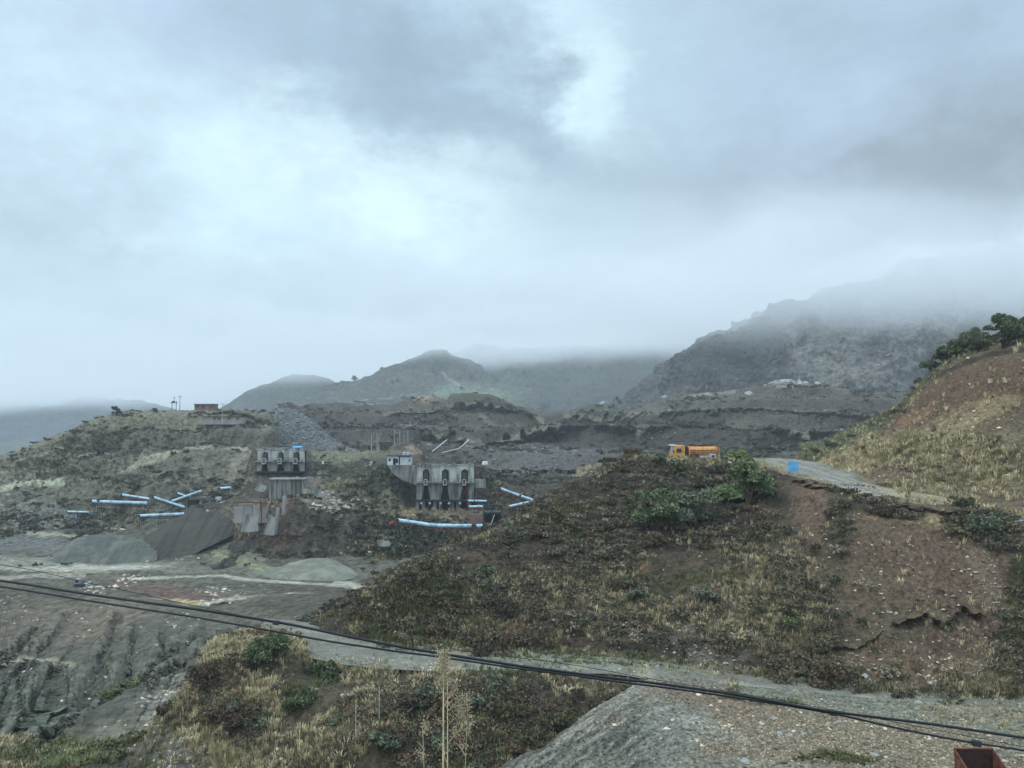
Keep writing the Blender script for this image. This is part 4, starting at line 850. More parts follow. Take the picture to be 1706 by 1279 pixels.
scatter([(NHILL, 'scrub', 3900, (.5, 1.8), SCC + [(92, 86, 74)], 1.4), (BANK, 'scrub', 2800, (.4, 1.3), SCC + [(78, 62, 50), (96, 90, 70)], 1.3), (UPPER, 'scrub', 900, (.6, 1.5), SCC, 1.1), (GULLY, 'scrub', 160, (.8, 1.8), GRC, .8)], 'scrub', BUSH, LEAF, 3)
scatter([(LHILL, 'scrub', 2800, (.8, 3.2), SCG, 1.05), (PHILL, 'scrub', 3000, (.8, 2.6), SCG, 1.0), (TERR, 'scrub', 6000, (1.2, 3.8), SCG, .8), (FLOOR, 'scrub', 400, (.8, 1.8), SCG, .9)], 'low_scrub', LOWB, LEAF, 4)
STC = [(150, 144, 134), (124, 116, 104), (170, 164, 152), (108, 96, 84)]
scatter([(YARD, 'chip', 17000, (.04, .12), [(116, 104, 86), (136, 124, 102), (102, 88, 72), (158, 148, 128), (80, 72, 60), (96, 90, 78)], .95), (YARD, 'stone', 350, (.12, .35), STC, 1.0), (NHILL, 'stone', 2600, (.07, .30), STC, .8), (ROAD, 'stone', 1800, (.05, .16), STC, .9),
         (BANK, 'stone', 900, (.08, .3), STC, .9), (UPPER, 'stone', 900, (.1, .5), STC, 1), (GULLY, 'stone', 1500, (.12, .5), STC, .9), (FLOOR, 'stone', 1500, (.2, .9), STC, .9), (PHILL, 'stone', 1800, (.3, 1.1), STC, .75),
         (LHILL, 'stone', 2500, (.4, 1.5), [(130, 132, 130), (104, 106, 106)], .7), (TERR, 'stone', 3000, (.5, 2.0), [(130, 132, 134), (110, 112, 116), (92, 94, 98)], .6), (EMB, 'stone', 3500, (.5, 1.5), [(120, 128, 138), (96, 104, 116)], .62)],
        'loose_stones', STONES, STONE_M, 6)

# ================================================================== things
class MB:
    """collects boxes, bars, tubes and polygons; build() links them as ONE mesh object"""
    def __init__(s): s.V = []; s.Fc = []; s.O = np.zeros(3)
    def poly(s, pts, faces):
        n = len(s.V); s.V += [tuple(p) for p in pts]; s.Fc += [tuple(n + i for i in f) for f in faces]; return s
    def box(s, c, d, rz=0, taper=1.0, rx=0, ry=0):
        R = Euler((rx, ry, rz)).to_matrix(); P_ = []
        for z in (-1, 1):
            k = taper if z > 0 else 1
            for x, y in ((-1, -1), (1, -1), (1, 1), (-1, 1)):
                P_.append(R @ Vector((x * d[0] / 2 * k, y * d[1] / 2 * k, z * d[2] / 2)) + Vector(c))
        return s.poly(P_, [(0, 3, 2, 1), (4, 5, 6, 7), (0, 1, 5, 4), (1, 2, 6, 5), (2, 3, 7, 6), (3, 0, 4, 7)])
    def tube(s, pts, rad, n=8, caps=True):
        pts = [Vector(p) for p in pts]; rr = rad if isinstance(rad, (list, tuple)) else [rad] * len(pts); base = len(s.V)
        for i, p in enumerate(pts):
            t = (pts[min(i + 1, len(pts) - 1)] - pts[max(i - 1, 0)]).normalized()
            up = Vector((0, 0, 1)) if abs(t.z) < .95 else Vector((1, 0, 0)); a = t.cross(up).normalized(); b = a.cross(t)
            for k in range(n):
                q = 2 * math.pi * k / n; s.V.append(tuple(p + (a * math.cos(q) + b * math.sin(q)) * rr[i]))
        for i in range(len(pts) - 1):
            for k in range(n):
                k2 = (k + 1) % n; s.Fc.append((base + i * n + k, base + i * n + k2, base + (i + 1) * n + k2, base + (i + 1) * n + k))
        if caps: s.Fc.append(tuple(base + k for k in range(n))[::-1]); s.Fc.append(tuple(base + (len(pts) - 1) * n + k for k in range(n)))
        return s
    def bar(s, a, b, w): return s.tube([a, b], w / 2 * 1.2, 4)
    def build(s, name, mat, parent=None, bevel=0.0, smooth=False):
        me = bpy.data.meshes.new(name); me.from_pydata([tuple(v) for v in s.V], [], s.Fc); me.materials.append(mat)
        if smooth: me.polygons.foreach_set('use_smooth', [True] * len(me.polygons))
        o = bpy.data.objects.new(name, me); S.collection.objects.link(o)
        if parent: o.parent = parent
        if bevel:
            bv = o.modifiers.new('bevel', 'BEVEL'); bv.width = bevel; bv.segments = 2; bv.limit_method = 'ANGLE'
        return o
def empty(name, loc, rz=0.0, label=None, cat=None, group=None):
    o = bpy.data.objects.new(name, None); S.collection.objects.link(o); o.location = loc; o.rotation_euler = (0, 0, rz); tag(o, label, cat, group); return o
def copy_tree(o, loc=None, rz=None, label=None, scale=None):
    c = o.copy(); S.collection.objects.link(c)
    if loc is not None: c.location = loc
    if rz is not None: c.rotation_euler = (0, 0, rz)
    if scale is not None: c.scale = (scale,) * 3 if isinstance(scale, (int, float)) else scale
    if label: c['label'] = label
    for ch in [q for q in bpy.data.objects if q.parent == o]:
        d = ch.copy(); S.collection.objects.link(d); d.parent = c
        for g in [q for q in bpy.data.objects if q.parent == ch]:
            e = g.copy(); S.collection.objects.link(e); e.parent = d
    return c

M_ORANGE = solid('orange_paint', (208, 154, 92), .55, var=.25, scale=2.2, stain=(150, 92, 44)); M_DARKSTEEL = solid('dark_steel', (48, 50, 52), .6, var=.3, scale=2)
M_GLASS = solid('window_glass', (40, 58, 62), .12, var=.2, spec=.6); M_TYRE = solid('tyre_rubber', (30, 30, 30), .85); M_GREYP = solid('grey_paint', (176, 178, 186), .5, var=.15, scale=2)
M_WHITE = solid('white_paint', (206, 208, 206), .6, var=.1, scale=1.5, streak=.3); M_PIPE = solid('pale_blue_sheet', (170, 194, 206), .6, var=.12, scale=.8, stain=(112, 128, 134)); M_REDP = solid('red_oxide', (116, 50, 48), .6, var=.25)
M_BLUE = solid('blue_paint', (92, 160, 200), .5, var=.12, scale=1.4); M_CONC = solid('old_concrete', (176, 175, 164), .9, var=.2, scale=.6, streak=.2, stain=(78, 77, 72)); M_CONC2 = solid('stained_concrete', (136, 134, 127), .9, var=.2, scale=.6, streak=.2, stain=(54, 53, 50))
M_DARK = solid('dark_opening', (22, 22, 24), .9); M_RUST = solid('rusty_steel', (108, 66, 50), .8, var=.3, scale=3, stain=(66, 36, 28)); M_RUSTIN = solid('rusty_steel_dark', (62, 36, 28), .85, var=.3, scale=2.5, stain=(34, 22, 20))
M_BRICK = solid('weathered_brick', (122, 96, 88), .9, var=.2, scale=.6); M_PLAS = solid('pale_plaster', (150, 142, 138), .9, var=.15, scale=.4, streak=.3); M_CABLE = solid('black_cable', (24, 25, 28), .45, var=.1)
M_BARK = solid('bark', (74, 62, 50), .9, scale=3); M_STALK = solid('dry_stalk', (182, 164, 130), .7, var=.15, scale=6); M_WOOD = solid('grey_timber', (96, 90, 82), .9, scale=3, streak=.2); M_REDM = solid('bright_red_paint', (190, 70, 52), .5)
M_YEL = solid('faded_yellow_paint', (150, 134, 100), .6)

# ---- the truck on the brow
def truck():
    d = 125.0; pxm = F / d
    a = P(1120, 762, d); gz = float(P(1120, 741.5, d)[2]) - 3.05; W_ = 2.45; X0 = float(a[0])
    root = empty('tank_truck', (X0, d, gz), 0, 'orange tank truck with a ribbed tank, parked on the brow of the near hill', 'truck')
    def o(mb, n, mt, b=0, par=root): return mb.build(n, mt, par, b)
    m_ = MB(); m_.poly([(0.05, 0, .75), (2.0, 0, .75), (2.0, 0, 2.98), (.42, 0, 2.98), (.05, 0, 1.9), (0.05, W_, .75), (2.0, W_, .75), (2.0, W_, 2.98), (.42, W_, 2.98), (.05, W_, 1.9)],
        [(0, 1, 2, 3, 4), (9, 8, 7, 6, 5), (0, 5, 6, 1), (1, 6, 7, 2), (2, 7, 8, 3), (3, 8, 9, 4), (4, 9, 5, 0)]); cab = o(m_, 'cab', M_ORANGE, .05)
    o(MB().box((1.05, -.012, 2.22), (.78, .03, .62)), 'side_window', M_GLASS, 0, cab); o(MB().box((1.05, W_ + .012, 2.22), (.78, .03, .62)), 'side_window', M_GLASS, 0, cab)
    o(MB().box((.20, W_ / 2, 2.42), (.04, W_ - .25, .95), ry=.33), 'windscreen', M_GLASS, 0, cab)
    o(MB().box((.30, W_ / 2, 3.02), (.85, W_ * .96, .10), ry=.0), 'sun_visor', M_WHITE, .02, cab)
    o(MB().box((.16, -.16, 2.1), (.08, .18, .42)), 'mirror', M_DARKSTEEL, 0, cab)
    for yy in (.35, W_ - .35): o(MB().box((.03, yy, .98), (.06, .34, .2)), 'headlight', M_WHITE, 0, cab)
    o(MB().box((.02, W_ / 2, .62), (.3, W_, .3)), 'bumper', M_DARKSTEEL, .03)
    m_ = MB(); [m_.box((4.8, y, .78), (8.0, .14, .26)) for y in (.7, W_ - .7)]; [m_.box((x, W_ / 2, .8), (.12, 1.2, .2)) for x in (2.2, 4, 5.8, 7.4, 8.7)]; o(m_, 'chassis', M_DARKSTEEL)
    # tank: rounded box section with hoops and rails
    sec = [(W_ / 2 + math.copysign(abs(math.cos(q)) ** .55, math.cos(q)) * W_ * .5, 1.98 + math.copysign(abs(math.sin(q)) ** .6, math.sin(q)) * .88) for q in np.linspace(0, 2 * math.pi, 24, endpoint=False)]
    m_ = MB(); st = [2.62, 2.75, 6.85, 7.05]; kk = [.93, 1, 1, .92]
    pts = [(x, W_ / 2 + (y - W_ / 2) * k, 1.98 + (z - 1.98) * k) for x, k in zip(st, kk) for y, z in sec]
    m_.poly(pts, [(i * 24 + j, i * 24 + (j + 1) % 24, (i + 1) * 24 + (j + 1) % 24, (i + 1) * 24 + j) for i in range(3) for j in range(24)] + [tuple(range(24))[::-1], tuple(range(72, 96))])
    tk = o(m_, 'tank', M_ORANGE)
    for x in (2.9, 3.55, 4.2, 4.85, 5.5, 6.15, 6.75):
        h = MB(); h.tube([(x, W_ / 2 + (y - W_ / 2) * 1.035, 1.98 + (z - 1.98) * 1.04) for y, z in sec + sec[:1]], .045, 5); o(h, 'hoop', M_ORANGE, 0, tk)
    r_ = MB(); [r_.tube([(2.7, y, z), (6.95, y, z)], .04, 5) for y, z in ((-.06, 2.25), (-.06, 1.9), (-.06, 1.6), (W_ + .06, 2.2), (W_ + .06, 1.7))]; r_.tube([(2.7, .5, 3.05), (6.9, .5, 3.05)], .03, 5); [r_.tube([(x, .5, 2.8), (x, .5, 3.05)], .025, 4) for x in (2.7, 4.1, 5.5, 6.9)]; o(r_, 'rail', M_RUST, 0, tk)
    o(MB().box((4.6, W_ / 2, 2.92), (.7, .7, .16), taper=.8), 'hatch', M_DARKSTEEL, .02, tk)
    tp_ = MB(); tp_.box((4.6, W_ * .42, 2.98), (3.9, .9, .06)); [tp_.box((x, W_ * .42, 3.1), (.5, .6, .22), rz=.2) for x in (3.2, 5.3, 6.3)]; o(tp_, 'walkway', M_DARKSTEEL, 0, tk)
    o(MB().box((3.4, -.07, 1.5), (1.1, .05, .5)), 'stowage_box', M_RUST, 0, tk); o(MB().box((2.33, W_ / 2, 1.9), (.28, W_ * .92, 1.9)), 'air_gap_frame', M_DARKSTEEL)
    m_ = MB(); m_.tube([(7.05 + .25 * math.sin(q), -.02, 1.98 - .85 * math.cos(q)) for q in np.linspace(0, math.pi, 9)], .06, 6); o(m_, 'tank_end_frame', M_ORANGE, 0, tk)
    o(MB().box((5.05, -.02, 1.18), (1.6, .5, .46)), 'side_locker', M_GREYP, .03); o(MB().box((6.2, -.03, 1.3), (.95, .5, .72)), 'pump_housing', M_GREYP, .03)
    o(MB().box((6.28, -.29, 1.36), (.45, .02, .3)), 'pump_panel', M_DARKSTEEL); o(MB().tube([(3.4, .1, .85), (4.4, .1, .85)], .24, 12), 'fuel_tank', M_DARKSTEEL)
    o(MB().box((8.0, W_ / 2, 1.12), (1.5, 2.2, .35)), 'rear_deck', M_DARKSTEEL, .03); o(MB().tube([(2.28, .5, .9), (2.28, .5, 2.9)], .08, 8), 'exhaust_stack', M_DARKSTEEL)
    for x in (1.0, 5.6, 6.95, 8.1):
        for y in (.16, W_ - .16):
            w0 = MB().tube([(x, y - .15, .5), (x, y + .15, .5)], .5, 20).build('wheel', M_TYRE, root); o(MB().tube([(x, y - .165, .5), (x, y + .165, .5)], .24, 12), 'rim', M_GREYP, 0, w0)
    for x in (1.0, 5.6, 6.95, 8.1): o(MB().box((x, W_ / 2, 1.08), (1.15, W_, .06)), 'mudguard', M_ORANGE if x < 2 else M_DARKSTEEL)
truck()

# ---- blue board by the upper track
def board():
    d = 106.0; gp = PLAT.at(1322, 794); bz = float(P(1322, 785.5, d)[2]); tz = float(P(1322, 768.5, d)[2]); x0 = float(P(1313.5, 776, d)[0]); x1 = float(P(1330, 776, d)[0])
    base = float(P(1322, 796, d)[2]); root = empty('notice_board', ((x0 + x1) / 2, d, base), 0, 'small blue board on two thin legs beside the upper track', 'sign')
    w_ = x1 - x0; h = tz - bz; b = MB().box((0, 0, bz - base + h / 2), (w_, .05, h)).build('panel', M_BLUE, root, .01)
    m_ = MB(); z0 = bz - base
    for k, (a, e) in enumerate(((.1, .55), (.15, .8), (.1, .9), (.2, .5))): m_.box((-w_ / 2 + w_ * (a + e) / 2, -.029, z0 + h * (.86 - .2 * k)), (w_ * (e - a), .006, .05))
    m_.build('faded_marks', solid('faded_white_marks', (128, 196, 224), .6), b)
    for s_ in (-1, 1): MB().box((s_ * (w_ / 2 - .04), .05, (tz - base) / 2 - .6), (.06, .06, tz - base + 1.2)).build('leg', M_DARKSTEEL, root)
board()
tag(MB().tube([P(1212, 769, 118), P(1222, 772, 117), P(1233, 776.5, 116)], .09, 8).build('pipe_end', M_WHITE), 'short white pipe lying just behind the truck', 'pipe')

# ---- covered conveyors in pale blue sheet
def conveyor(pts, d, width, label, red=False, legs=(), gap=None, truss=True):
    P3 = [P(x, y, d_) if isinstance(d_, (int, float)) else P(x, y, d) for (x, y, *r) in pts for d_ in [(r[0] if r else d)]]
    root = empty('covered_conveyor', tuple(P3[0]), 0, label, 'conveyor', 'covered conveyors of the crushing plant'); o = P3[0]; Q = [Vector(p - o) for p in P3]
    segs = [(0, 1)] if gap is None else [(0, gap - .03), (gap + .03, 1)]
    tot = [0]; [tot.append(tot[-1] + (b - a).length) for a, b in zip(Q[:-1], Q[1:])]
    def along(t):
        t *= tot[-1]
        for i in range(len(Q) - 1):
            if t <= tot[i + 1] + 1e-6: return Q[i].lerp(Q[i + 1], (t - tot[i]) / (tot[i + 1] - tot[i]))
        return Q[-1]
    for a, b in segs:
        n = max(3, int((b - a) * tot[-1] / 2.5)); MB().tube([along(a + (b - a) * k / n) for k in range(n + 1)], width / 2, 12).build('hood', M_PIPE, root, smooth=False)
    if truss:
        m_ = MB(); n = max(3, int(tot[-1] / 2)); up = Vector((0, 0, -width * .62)); up2 = Vector((0, 0, -width * 1.15))
        for k in range(n):
            A, B = along(k / n), along((k + 1) / n); m_.bar(A + up, B + up, .12); m_.bar(A + up2, B + up2, .12); m_.bar(A + up, B + up2, .08); m_.bar(A + up, A + up2, .08)
        m_.build('truss', M_REDP if red else M_DARKSTEEL, root)
    MB().tube([along(0) + Vector((0, -width * .5, 0)), along(0) + Vector((0, width * .5, 0))], width * .42, 10).build('head_drum', M_DARKSTEEL, root)
    for t, h in legs:
        A = along(t); m_ = MB(); [m_.bar(A + Vector((sx_ * .5, sy_ * .6, -width * .5)), A + Vector((sx_ * .9, sy_ * .9, -h)), .16) for sx_ in (-1, 1) for sy_ in (-1, 1)]; m_.bar(A + Vector((-.8, -.9, -h * .6)), A + Vector((.8, -.9, -h * .6)), .1); m_.build('leg_frame', M_DARKSTEEL, root)
    return root
conveyor([(112, 852), (148, 853)], 236, .55, 'thin pale conveyor at the far left, over the rocky foot of the left hill', legs=[(.5, 4)])
conveyor([(153, 835), (245, 838)], 240, .95, 'long level pale blue conveyor, upper left of the conveyor group', gap=.12, legs=[(.12, 5), (.9, 4)])
conveyor([(203, 824), (249, 831)], 248, .75, 'short gently sloping conveyor just above the long level one', red=True, legs=[(.6, 3)])
conveyor([(256, 828), (308, 845)], 244, .75, 'conveyor sloping down to the right towards the crusher', legs=[(.5, 4)])
conveyor([(286, 835), (336, 817.5)], 246, .8, 'conveyor rising to the right that crosses over a shorter one', legs=[(.5, 4)])
conveyor([(295, 821), (318, 829)], 252, .6, 'short conveyor crossed by the rising one', legs=[(.5, 3)])
conveyor([(233, 859), (307, 856)], 232, .85, 'level conveyor over the black heap on a dark pier', legs=[(.06, 7), (.5, 4)])
conveyor([(366, 813.5), (385, 812)], 250, .8, 'short stub of blue conveyor on the hillside left of the old bunkers', legs=[(.5, 3)])
conveyor([(663, 866.5), (695, 871), (722, 875.5), (785, 876), (804, 876)], 218, 1.05, 'longest blue conveyor, bent, in front of the slope below the big bunker wall', red=True, gap=.9, legs=[(.3, 5), (.6, 5), (.9, 5)])
conveyor([(779, 834), (811, 834.5)], 236, .62, 'upper of two short parallel conveyors right of the bunker wall', gap=.35, legs=[(.8, 3)])
conveyor([(780, 844), (806, 843.5)], 234, .7, 'lower of two short parallel conveyors right of the bunker wall', red=True, legs=[(.5, 3)])
conveyor([(833, 813.5), (866, 825.5), (889, 833.5)], 232, .8, 'conveyor sloping down to the right to the edge of the near hill', gap=.6, red=True, legs=[(.4, 5)])
conveyor([(887, 835), (849, 843.5)], 228, .75, 'conveyor running down left from the edge of the near hill', gap=.4, red=True, legs=[(.5, 4)])

# ---- bunker walls
def bunker(x0, x1, yt, ym, yb, d, bays, label, big):
    A = P(x0, yt, d); B = P(x1, yt, d); zt = A[2]; zm = P(x0, ym, d)[2]; zb = P(x0, yb, d)[2]; Wd = B[0] - A[0]
    root = empty('bunker_wall', (A[0], d, zb), 0, label, 'concrete wall'); h1 = zt - zm; h2 = zm - zb; bw = Wd / bays
    def up_panel():
        m_ = MB()
        for k in range(bays):
            x = k * bw; cx = x + bw * .5; cw = bw * .17; tz = h2 + h1 * .66
            V = [(x, 0, h2), (cx - cw, 0, h2), (cx - cw, 0, tz), (cx, 0, tz + h1 * .12), (cx + cw, 0, tz), (cx + cw, 0, h2), (x + bw, 0, h2), (x + bw, 0, h2 + h1), (cx, 0, h2 + h1), (x, 0, h2 + h1)]
            Vb = [(a, 1.0, c) for a, b, c in V]; n = 10
            m_.poly(V + Vb, [(0, 1, 2, 3, 8, 9), (3, 4, 5, 6, 7, 8), (19, 18, 13, 12, 11, 10), (18, 17, 16, 15, 14, 13)] + [(i, (i + 1) % n, (i + 1) % n + n, i + n)[::-1] for i in range(n)])
        return m_
    up_panel().build('upper_wall', M_CONC, root, .08)
    rb = random.Random(int(x0)); bk_ = MB(); t = 0
    while t < Wd: w_ = rb.uniform(.6, 2.2); bk_.box((min(t + w_ / 2, Wd - .2), .45, h2 + h1 + rb.uniform(-.25, .1)), (w_, 1.15, rb.uniform(.25, 1.1)), ry=rb.uniform(-.06, .06)); t += w_ * rb.uniform(1.0, 1.4)
    bk_.build('broken_parapet', M_CONC2, root, .05)
    rub = MB(); [rub.box((rb.uniform(0, Wd), -1.0 - rb.uniform(0, .7), h2 + .3), (rb.uniform(.2, .8), rb.uniform(.2, .6), rb.uniform(.2, .6)), rz=rb.uniform(0, 3), rx=rb.uniform(-.5, .5)) for _ in range(26)]; rub.build('rubble', M_CONC2, root)['kind'] = 'stuff'
    m_ = MB()
    for k in range(bays):
        x = k * bw; cx = x + bw * .5; V = [(x, -.5, h2 * .36), (cx - bw * .24, -.5, h2 * .36), (cx - bw * .07, -.5, h2 * .98), (x, -.5, h2 * .98)]
        V2 = [(cx + bw * .07, -.5, h2 * .98), (cx + bw * .24, -.5, h2 * .36), (x + bw, -.5, h2 * .36), (x + bw, -.5, h2 * .98)]
        for q in (V, V2): m_.poly(q + [(a, 1.0, c) for a, b, c in q], [(0, 1, 2, 3), (7, 6, 5, 4), (0, 4, 5, 1), (1, 5, 6, 2), (2, 6, 7, 3), (3, 7, 4, 0)])
    m_.build('lower_wall', M_CONC2, root)
    MB().box((Wd / 2, 1.35, (h1 + h2) / 2), (Wd + .6, .5, h1 + h2)).build('back_wall', M_DARK, root)
    MB().box((Wd / 2, -.9, h2 + .0), (Wd + .8, 1.8, .28)).build('walkway', M_CONC2, root)
    MB().box((Wd / 2, -.6, h2 * .33), (Wd + .8, 2.0, .35)).build('lower_slab', M_DARKSTEEL, root)
    rl = MB(); rl.tube([(0, -1.75, h2 + 1.1), (Wd, -1.75, h2 + 1.1)], .04, 4); [rl.tube([(x, -1.75, h2), (x, -1.75, h2 + 1.1)], .04, 4) for x in np.linspace(0, Wd, bays * 5 + 1)]; rl.build('handrail', M_DARKSTEEL, root)
    for k in range(bays):
        cx = (k + .5) * bw; ch_ = MB(); ch_.box((cx, -.3, h2 + 1.9), (bw * .26, 1.4, 1.6), taper=.7); ch_.box((cx, .1, h2 + h1 * .58), (bw * .22, .5, .9)); ch_.build('chute', M_DARKSTEEL, root)
        fr_m = MB(); s_ = .95
        for a, b, w_, h_ in ((-.5, 0, .22, 1.9), (.5, 0, .22, 1.9), (0, .85, 1.2, .26), (0, -.8, 1.2, .22)): fr_m.box((cx + a * s_, -1.3, h2 + .1 + b), (w_, .8, h_))
        f_ = fr_m.build('feeder_frame', M_WHITE, root); MB().box((cx, -1.2, h2 + .1), (.8, .5, 1.5)).build('feeder_opening', M_DARK, f_)
        if big:
            for s2 in (-.22, .22): MB().tube([(cx + s2 * bw, -1.65, h2 * .24), (cx + s2 * bw, -1.2, h2 * .24)], .38, 12).build('feeder_drum', M_GREYP if k < 2 or s2 < 0 else M_REDM, root)
            st_ = MB(); [st_.bar((cx + a, -.8, h2 * .3), (cx + b, -.8, h2 * .95), .12) for a, b in ((-1.2, -.3), (1.2, .3), (-1, .9), (1, -.9))]; st_.build('feeder_steelwork', M_REDP if k == 2 else M_DARKSTEEL, root)
    if big:
        m_ = MB()
        for k in range(bays * 3 + 1):
            if k % 3 == 2: continue
            m_.box((Wd * (k + .2) / (bays * 3 + 1), .2, h2 * .08), (bw * .17, 1.2, h2 * .5))
        m_.build('base_piers', M_CONC2, root)
        MB().box((Wd + 1.8, .5, h2 * .95), (3.4, 1.6, h1 * .5)).build('wing_wall', M_CONC2, root)
        MB().poly([(-9, 1, h2 + h1), (0, .5, h2 + h1), (0, .5, h2 - 1), (-4.5, 1, h2 + .4), (-7.5, 1, h2 + h1 * .5), (-9, 1.8, h2 + h1), (0, 1.5, h2 + h1), (0, 1.5, h2 - 1), (-4.5, 1.8, h2 + .4), (-7.5, 1.8, h2 + h1 * .5)], [(0, 4, 3, 2, 1), (5, 6, 7, 8, 9), (0, 1, 6, 5), (1, 2, 7, 6), (2, 3, 8, 7), (3, 4, 9, 8), (4, 0, 5, 9)]).build('retaining_panel', M_CONC2, root)
    return root
bunker(694, 790, 775, 803, 848, 248, 3, 'big three-bay concrete bunker wall with chutes, under the small white house', True)
bunker(429, 507, 748, 768, 794, 254, 3, 'smaller three-bay concrete bunker wall in front of the grey stone embankment', False)
# ribbed block under the small bunker
def ribbed_block():
    d = 234; A = P(449, 799, d); B = P(505, 831, d); root = empty('concrete_block', (A[0], d, B[2]), 0, 'ribbed grey concrete block with a grassy top below the smaller bunker wall', 'concrete block'); w_, h = B[0] - A[0], A[2] - B[2]
    MB().box((w_ / 2, 2.5, h / 2 - .5), (w_, 5, h + 1)).build('body', M_CONC2, root, .1)
    m_ = MB(); [m_.box((w_ * t, -.2, h / 2), (.4, .4, h)) for t in (.03, .18, .34, .46, .63, .75, .9, .98)]; m_.build('ribs', M_CONC2, root)
    MB().box((w_ / 2, 2.2, h + .12), (w_ + .6, 5.6, .3)).build('slab', M_CONC2, root)
ribbed_block()
tag(MB().tube([P(*q, 240) for q in ((497, 795), (490, 798), (484, 803), (481, 812), (480, 817))], .22, 8).build('curved_pipe', M_WHITE), 'curved white pipe coming down the face of the ribbed block', 'pipe')
tag(MB().tube([P(*q, 239) for q in ((480.5, 818), (492, 813), (502, 810))], .16, 8).build('straight_pipe', M_WHITE), 'slanting white pipe at the foot of the curved pipe', 'pipe')
tag(MB().tube([P(*q, 236) for q in ((472, 836), (464, 846), (456, 853))], .13, 8).build('slanting_pipe', M_WHITE), 'thin pale pipe slanting down left beneath the white sheet', 'pipe')
tag(MB().box(P(470, 827, 239), (2.6, 1.6, .9), taper=.85).build('white_bin', M_WHITE, None, .05), 'small white box below the ribbed block', 'box')
# broken brick pit walls and timbers
def ruin():
    d = 213; A = P(398, 846, d); root = empty('ruined_wall', (A[0], d, P(0, 868, d)[2]), 0, 'broken brick and concrete wall with beams, lower left of the ribbed block', 'ruin')
    m_ = MB()
    for x, w_, h, dd in ((0, 2.4, 4.2, 0), (2.3, 2.6, 5.0, .3), (4.8, 2.2, 4.4, .1), (6.9, 1.8, 5.4, .4)): m_.box((x, dd, h / 2 - .5), (w_, 1.0, h), rz=.05, taper=.94)
    m_.build('wall', M_PLAS, root, .08)
    b = MB(); b.box((3.2, -.6, 5.0), (9.0, .7, .35), ry=.04); b.box((6.0, -.8, 4.0), (.3, .3, 2.4)); b.box((8.2, -.8, 3.2), (.3, .3, 5), ry=.3); b.build('beams', M_RUST, root)
    p = MB(); p.box((10.0, 0, 0), (1.0, .8, 7.0), ry=.1, taper=.8); p.box((11.6, 1.0, 4), (.9, .8, 5.0), ry=.05); p.build('pillar', M_PLAS, root, .06)
ruin()
def slab_chunk(px, py, d, w_, h, rz, ry, label, seed):
    r_ = random.Random(seed); p = P(px, py, d); 
    ring = [(w_ / 2 * (a + r_.uniform(-.2, .1)), h / 2 * (b + r_.uniform(-.15, .15))) for a, b in ((-1, -1), (0, -1.05), (1, -.85), (1.05, .1), (.75, .55), (.8, 1), (.2, .7), (-.3, 1.05), (-.95, .8), (-.85, .1))]; n = len(ring)
    V = [(x, -.35, z) for x, z in ring] + [(x, .35, z) for x, z in ring]
    o = MB().poly(V, [tuple(range(n))[::-1], tuple(range(n, 2 * n))] + [(k, (k + 1) % n, (k + 1) % n + n, k + n) for k in range(n)]).build('concrete_chunk', M_CONC2, None, .06)
    o.location = tuple(p); o.rotation_euler = (-.25, ry, rz); tag(o, label, 'concrete chunk')
slab_chunk(532, 828, 226, 5.5, 4.2, .2, .2, 'broken slab of concrete on the cut face right of the ribbed block', 1)
slab_chunk(508, 826, 230, 1.8, 5.5, .1, -.1, 'upright concrete stump just right of the ribbed block', 2)
slab_chunk(452, 874, 210, 2.6, 5.5, .1, .15, 'tall leaning slab at the right end of the ruined wall', 3)
slab_chunk(436, 812, 240, 3.4, 2.4, -.1, .3, 'grey broken slab left of the ribbed block', 4)
slab_chunk(418, 872, 208, 4.2, 5.0, .1, .1, 'stained broken slab below the ruined wall', 5)
slab_chunk(640, 905, 205, 3.6, 1.6, .1, .1, 'flat pale slab on the cut slope below the red machine', 6)
def gantry():
    d = 243; A = P(512, 770, d); root = empty('steel_gantry', tuple(A), 0, 'dark collapsed steel staging right of the smaller bunker wall', 'steel frame'); m_ = MB()
    for x in (0, 2.2, 4.4, 6.6): m_.bar((x, 0, 0), (x, 0, -5), .16); m_.bar((x, 2, 0), (x, 2, -5), .16)
    for z in (0, -2, -4): m_.bar((-.5, 0, z), (7.2, 0, z), .22); m_.bar((-.5, 2, z), (7.2, 2, z), .22)
    m_.bar((0, 0, 0), (2.2, 0, -4), .1); m_.bar((4.4, 0, -2), (6.6, 0, 0), .1); m_.build('frame', M_DARKSTEEL, root)
    MB().box((3, 1, -2.0), (7, 2.4, .2)).build('deck', M_RUSTIN, root); MB().box((.6, -.2, -4.7), (.8, .5, 1.0)).build('box', M_PLAS, root); MB().box((4.8, -.4, -.1), (.5, .5, .8)).build('lamp_box', M_WHITE, root)
gantry()
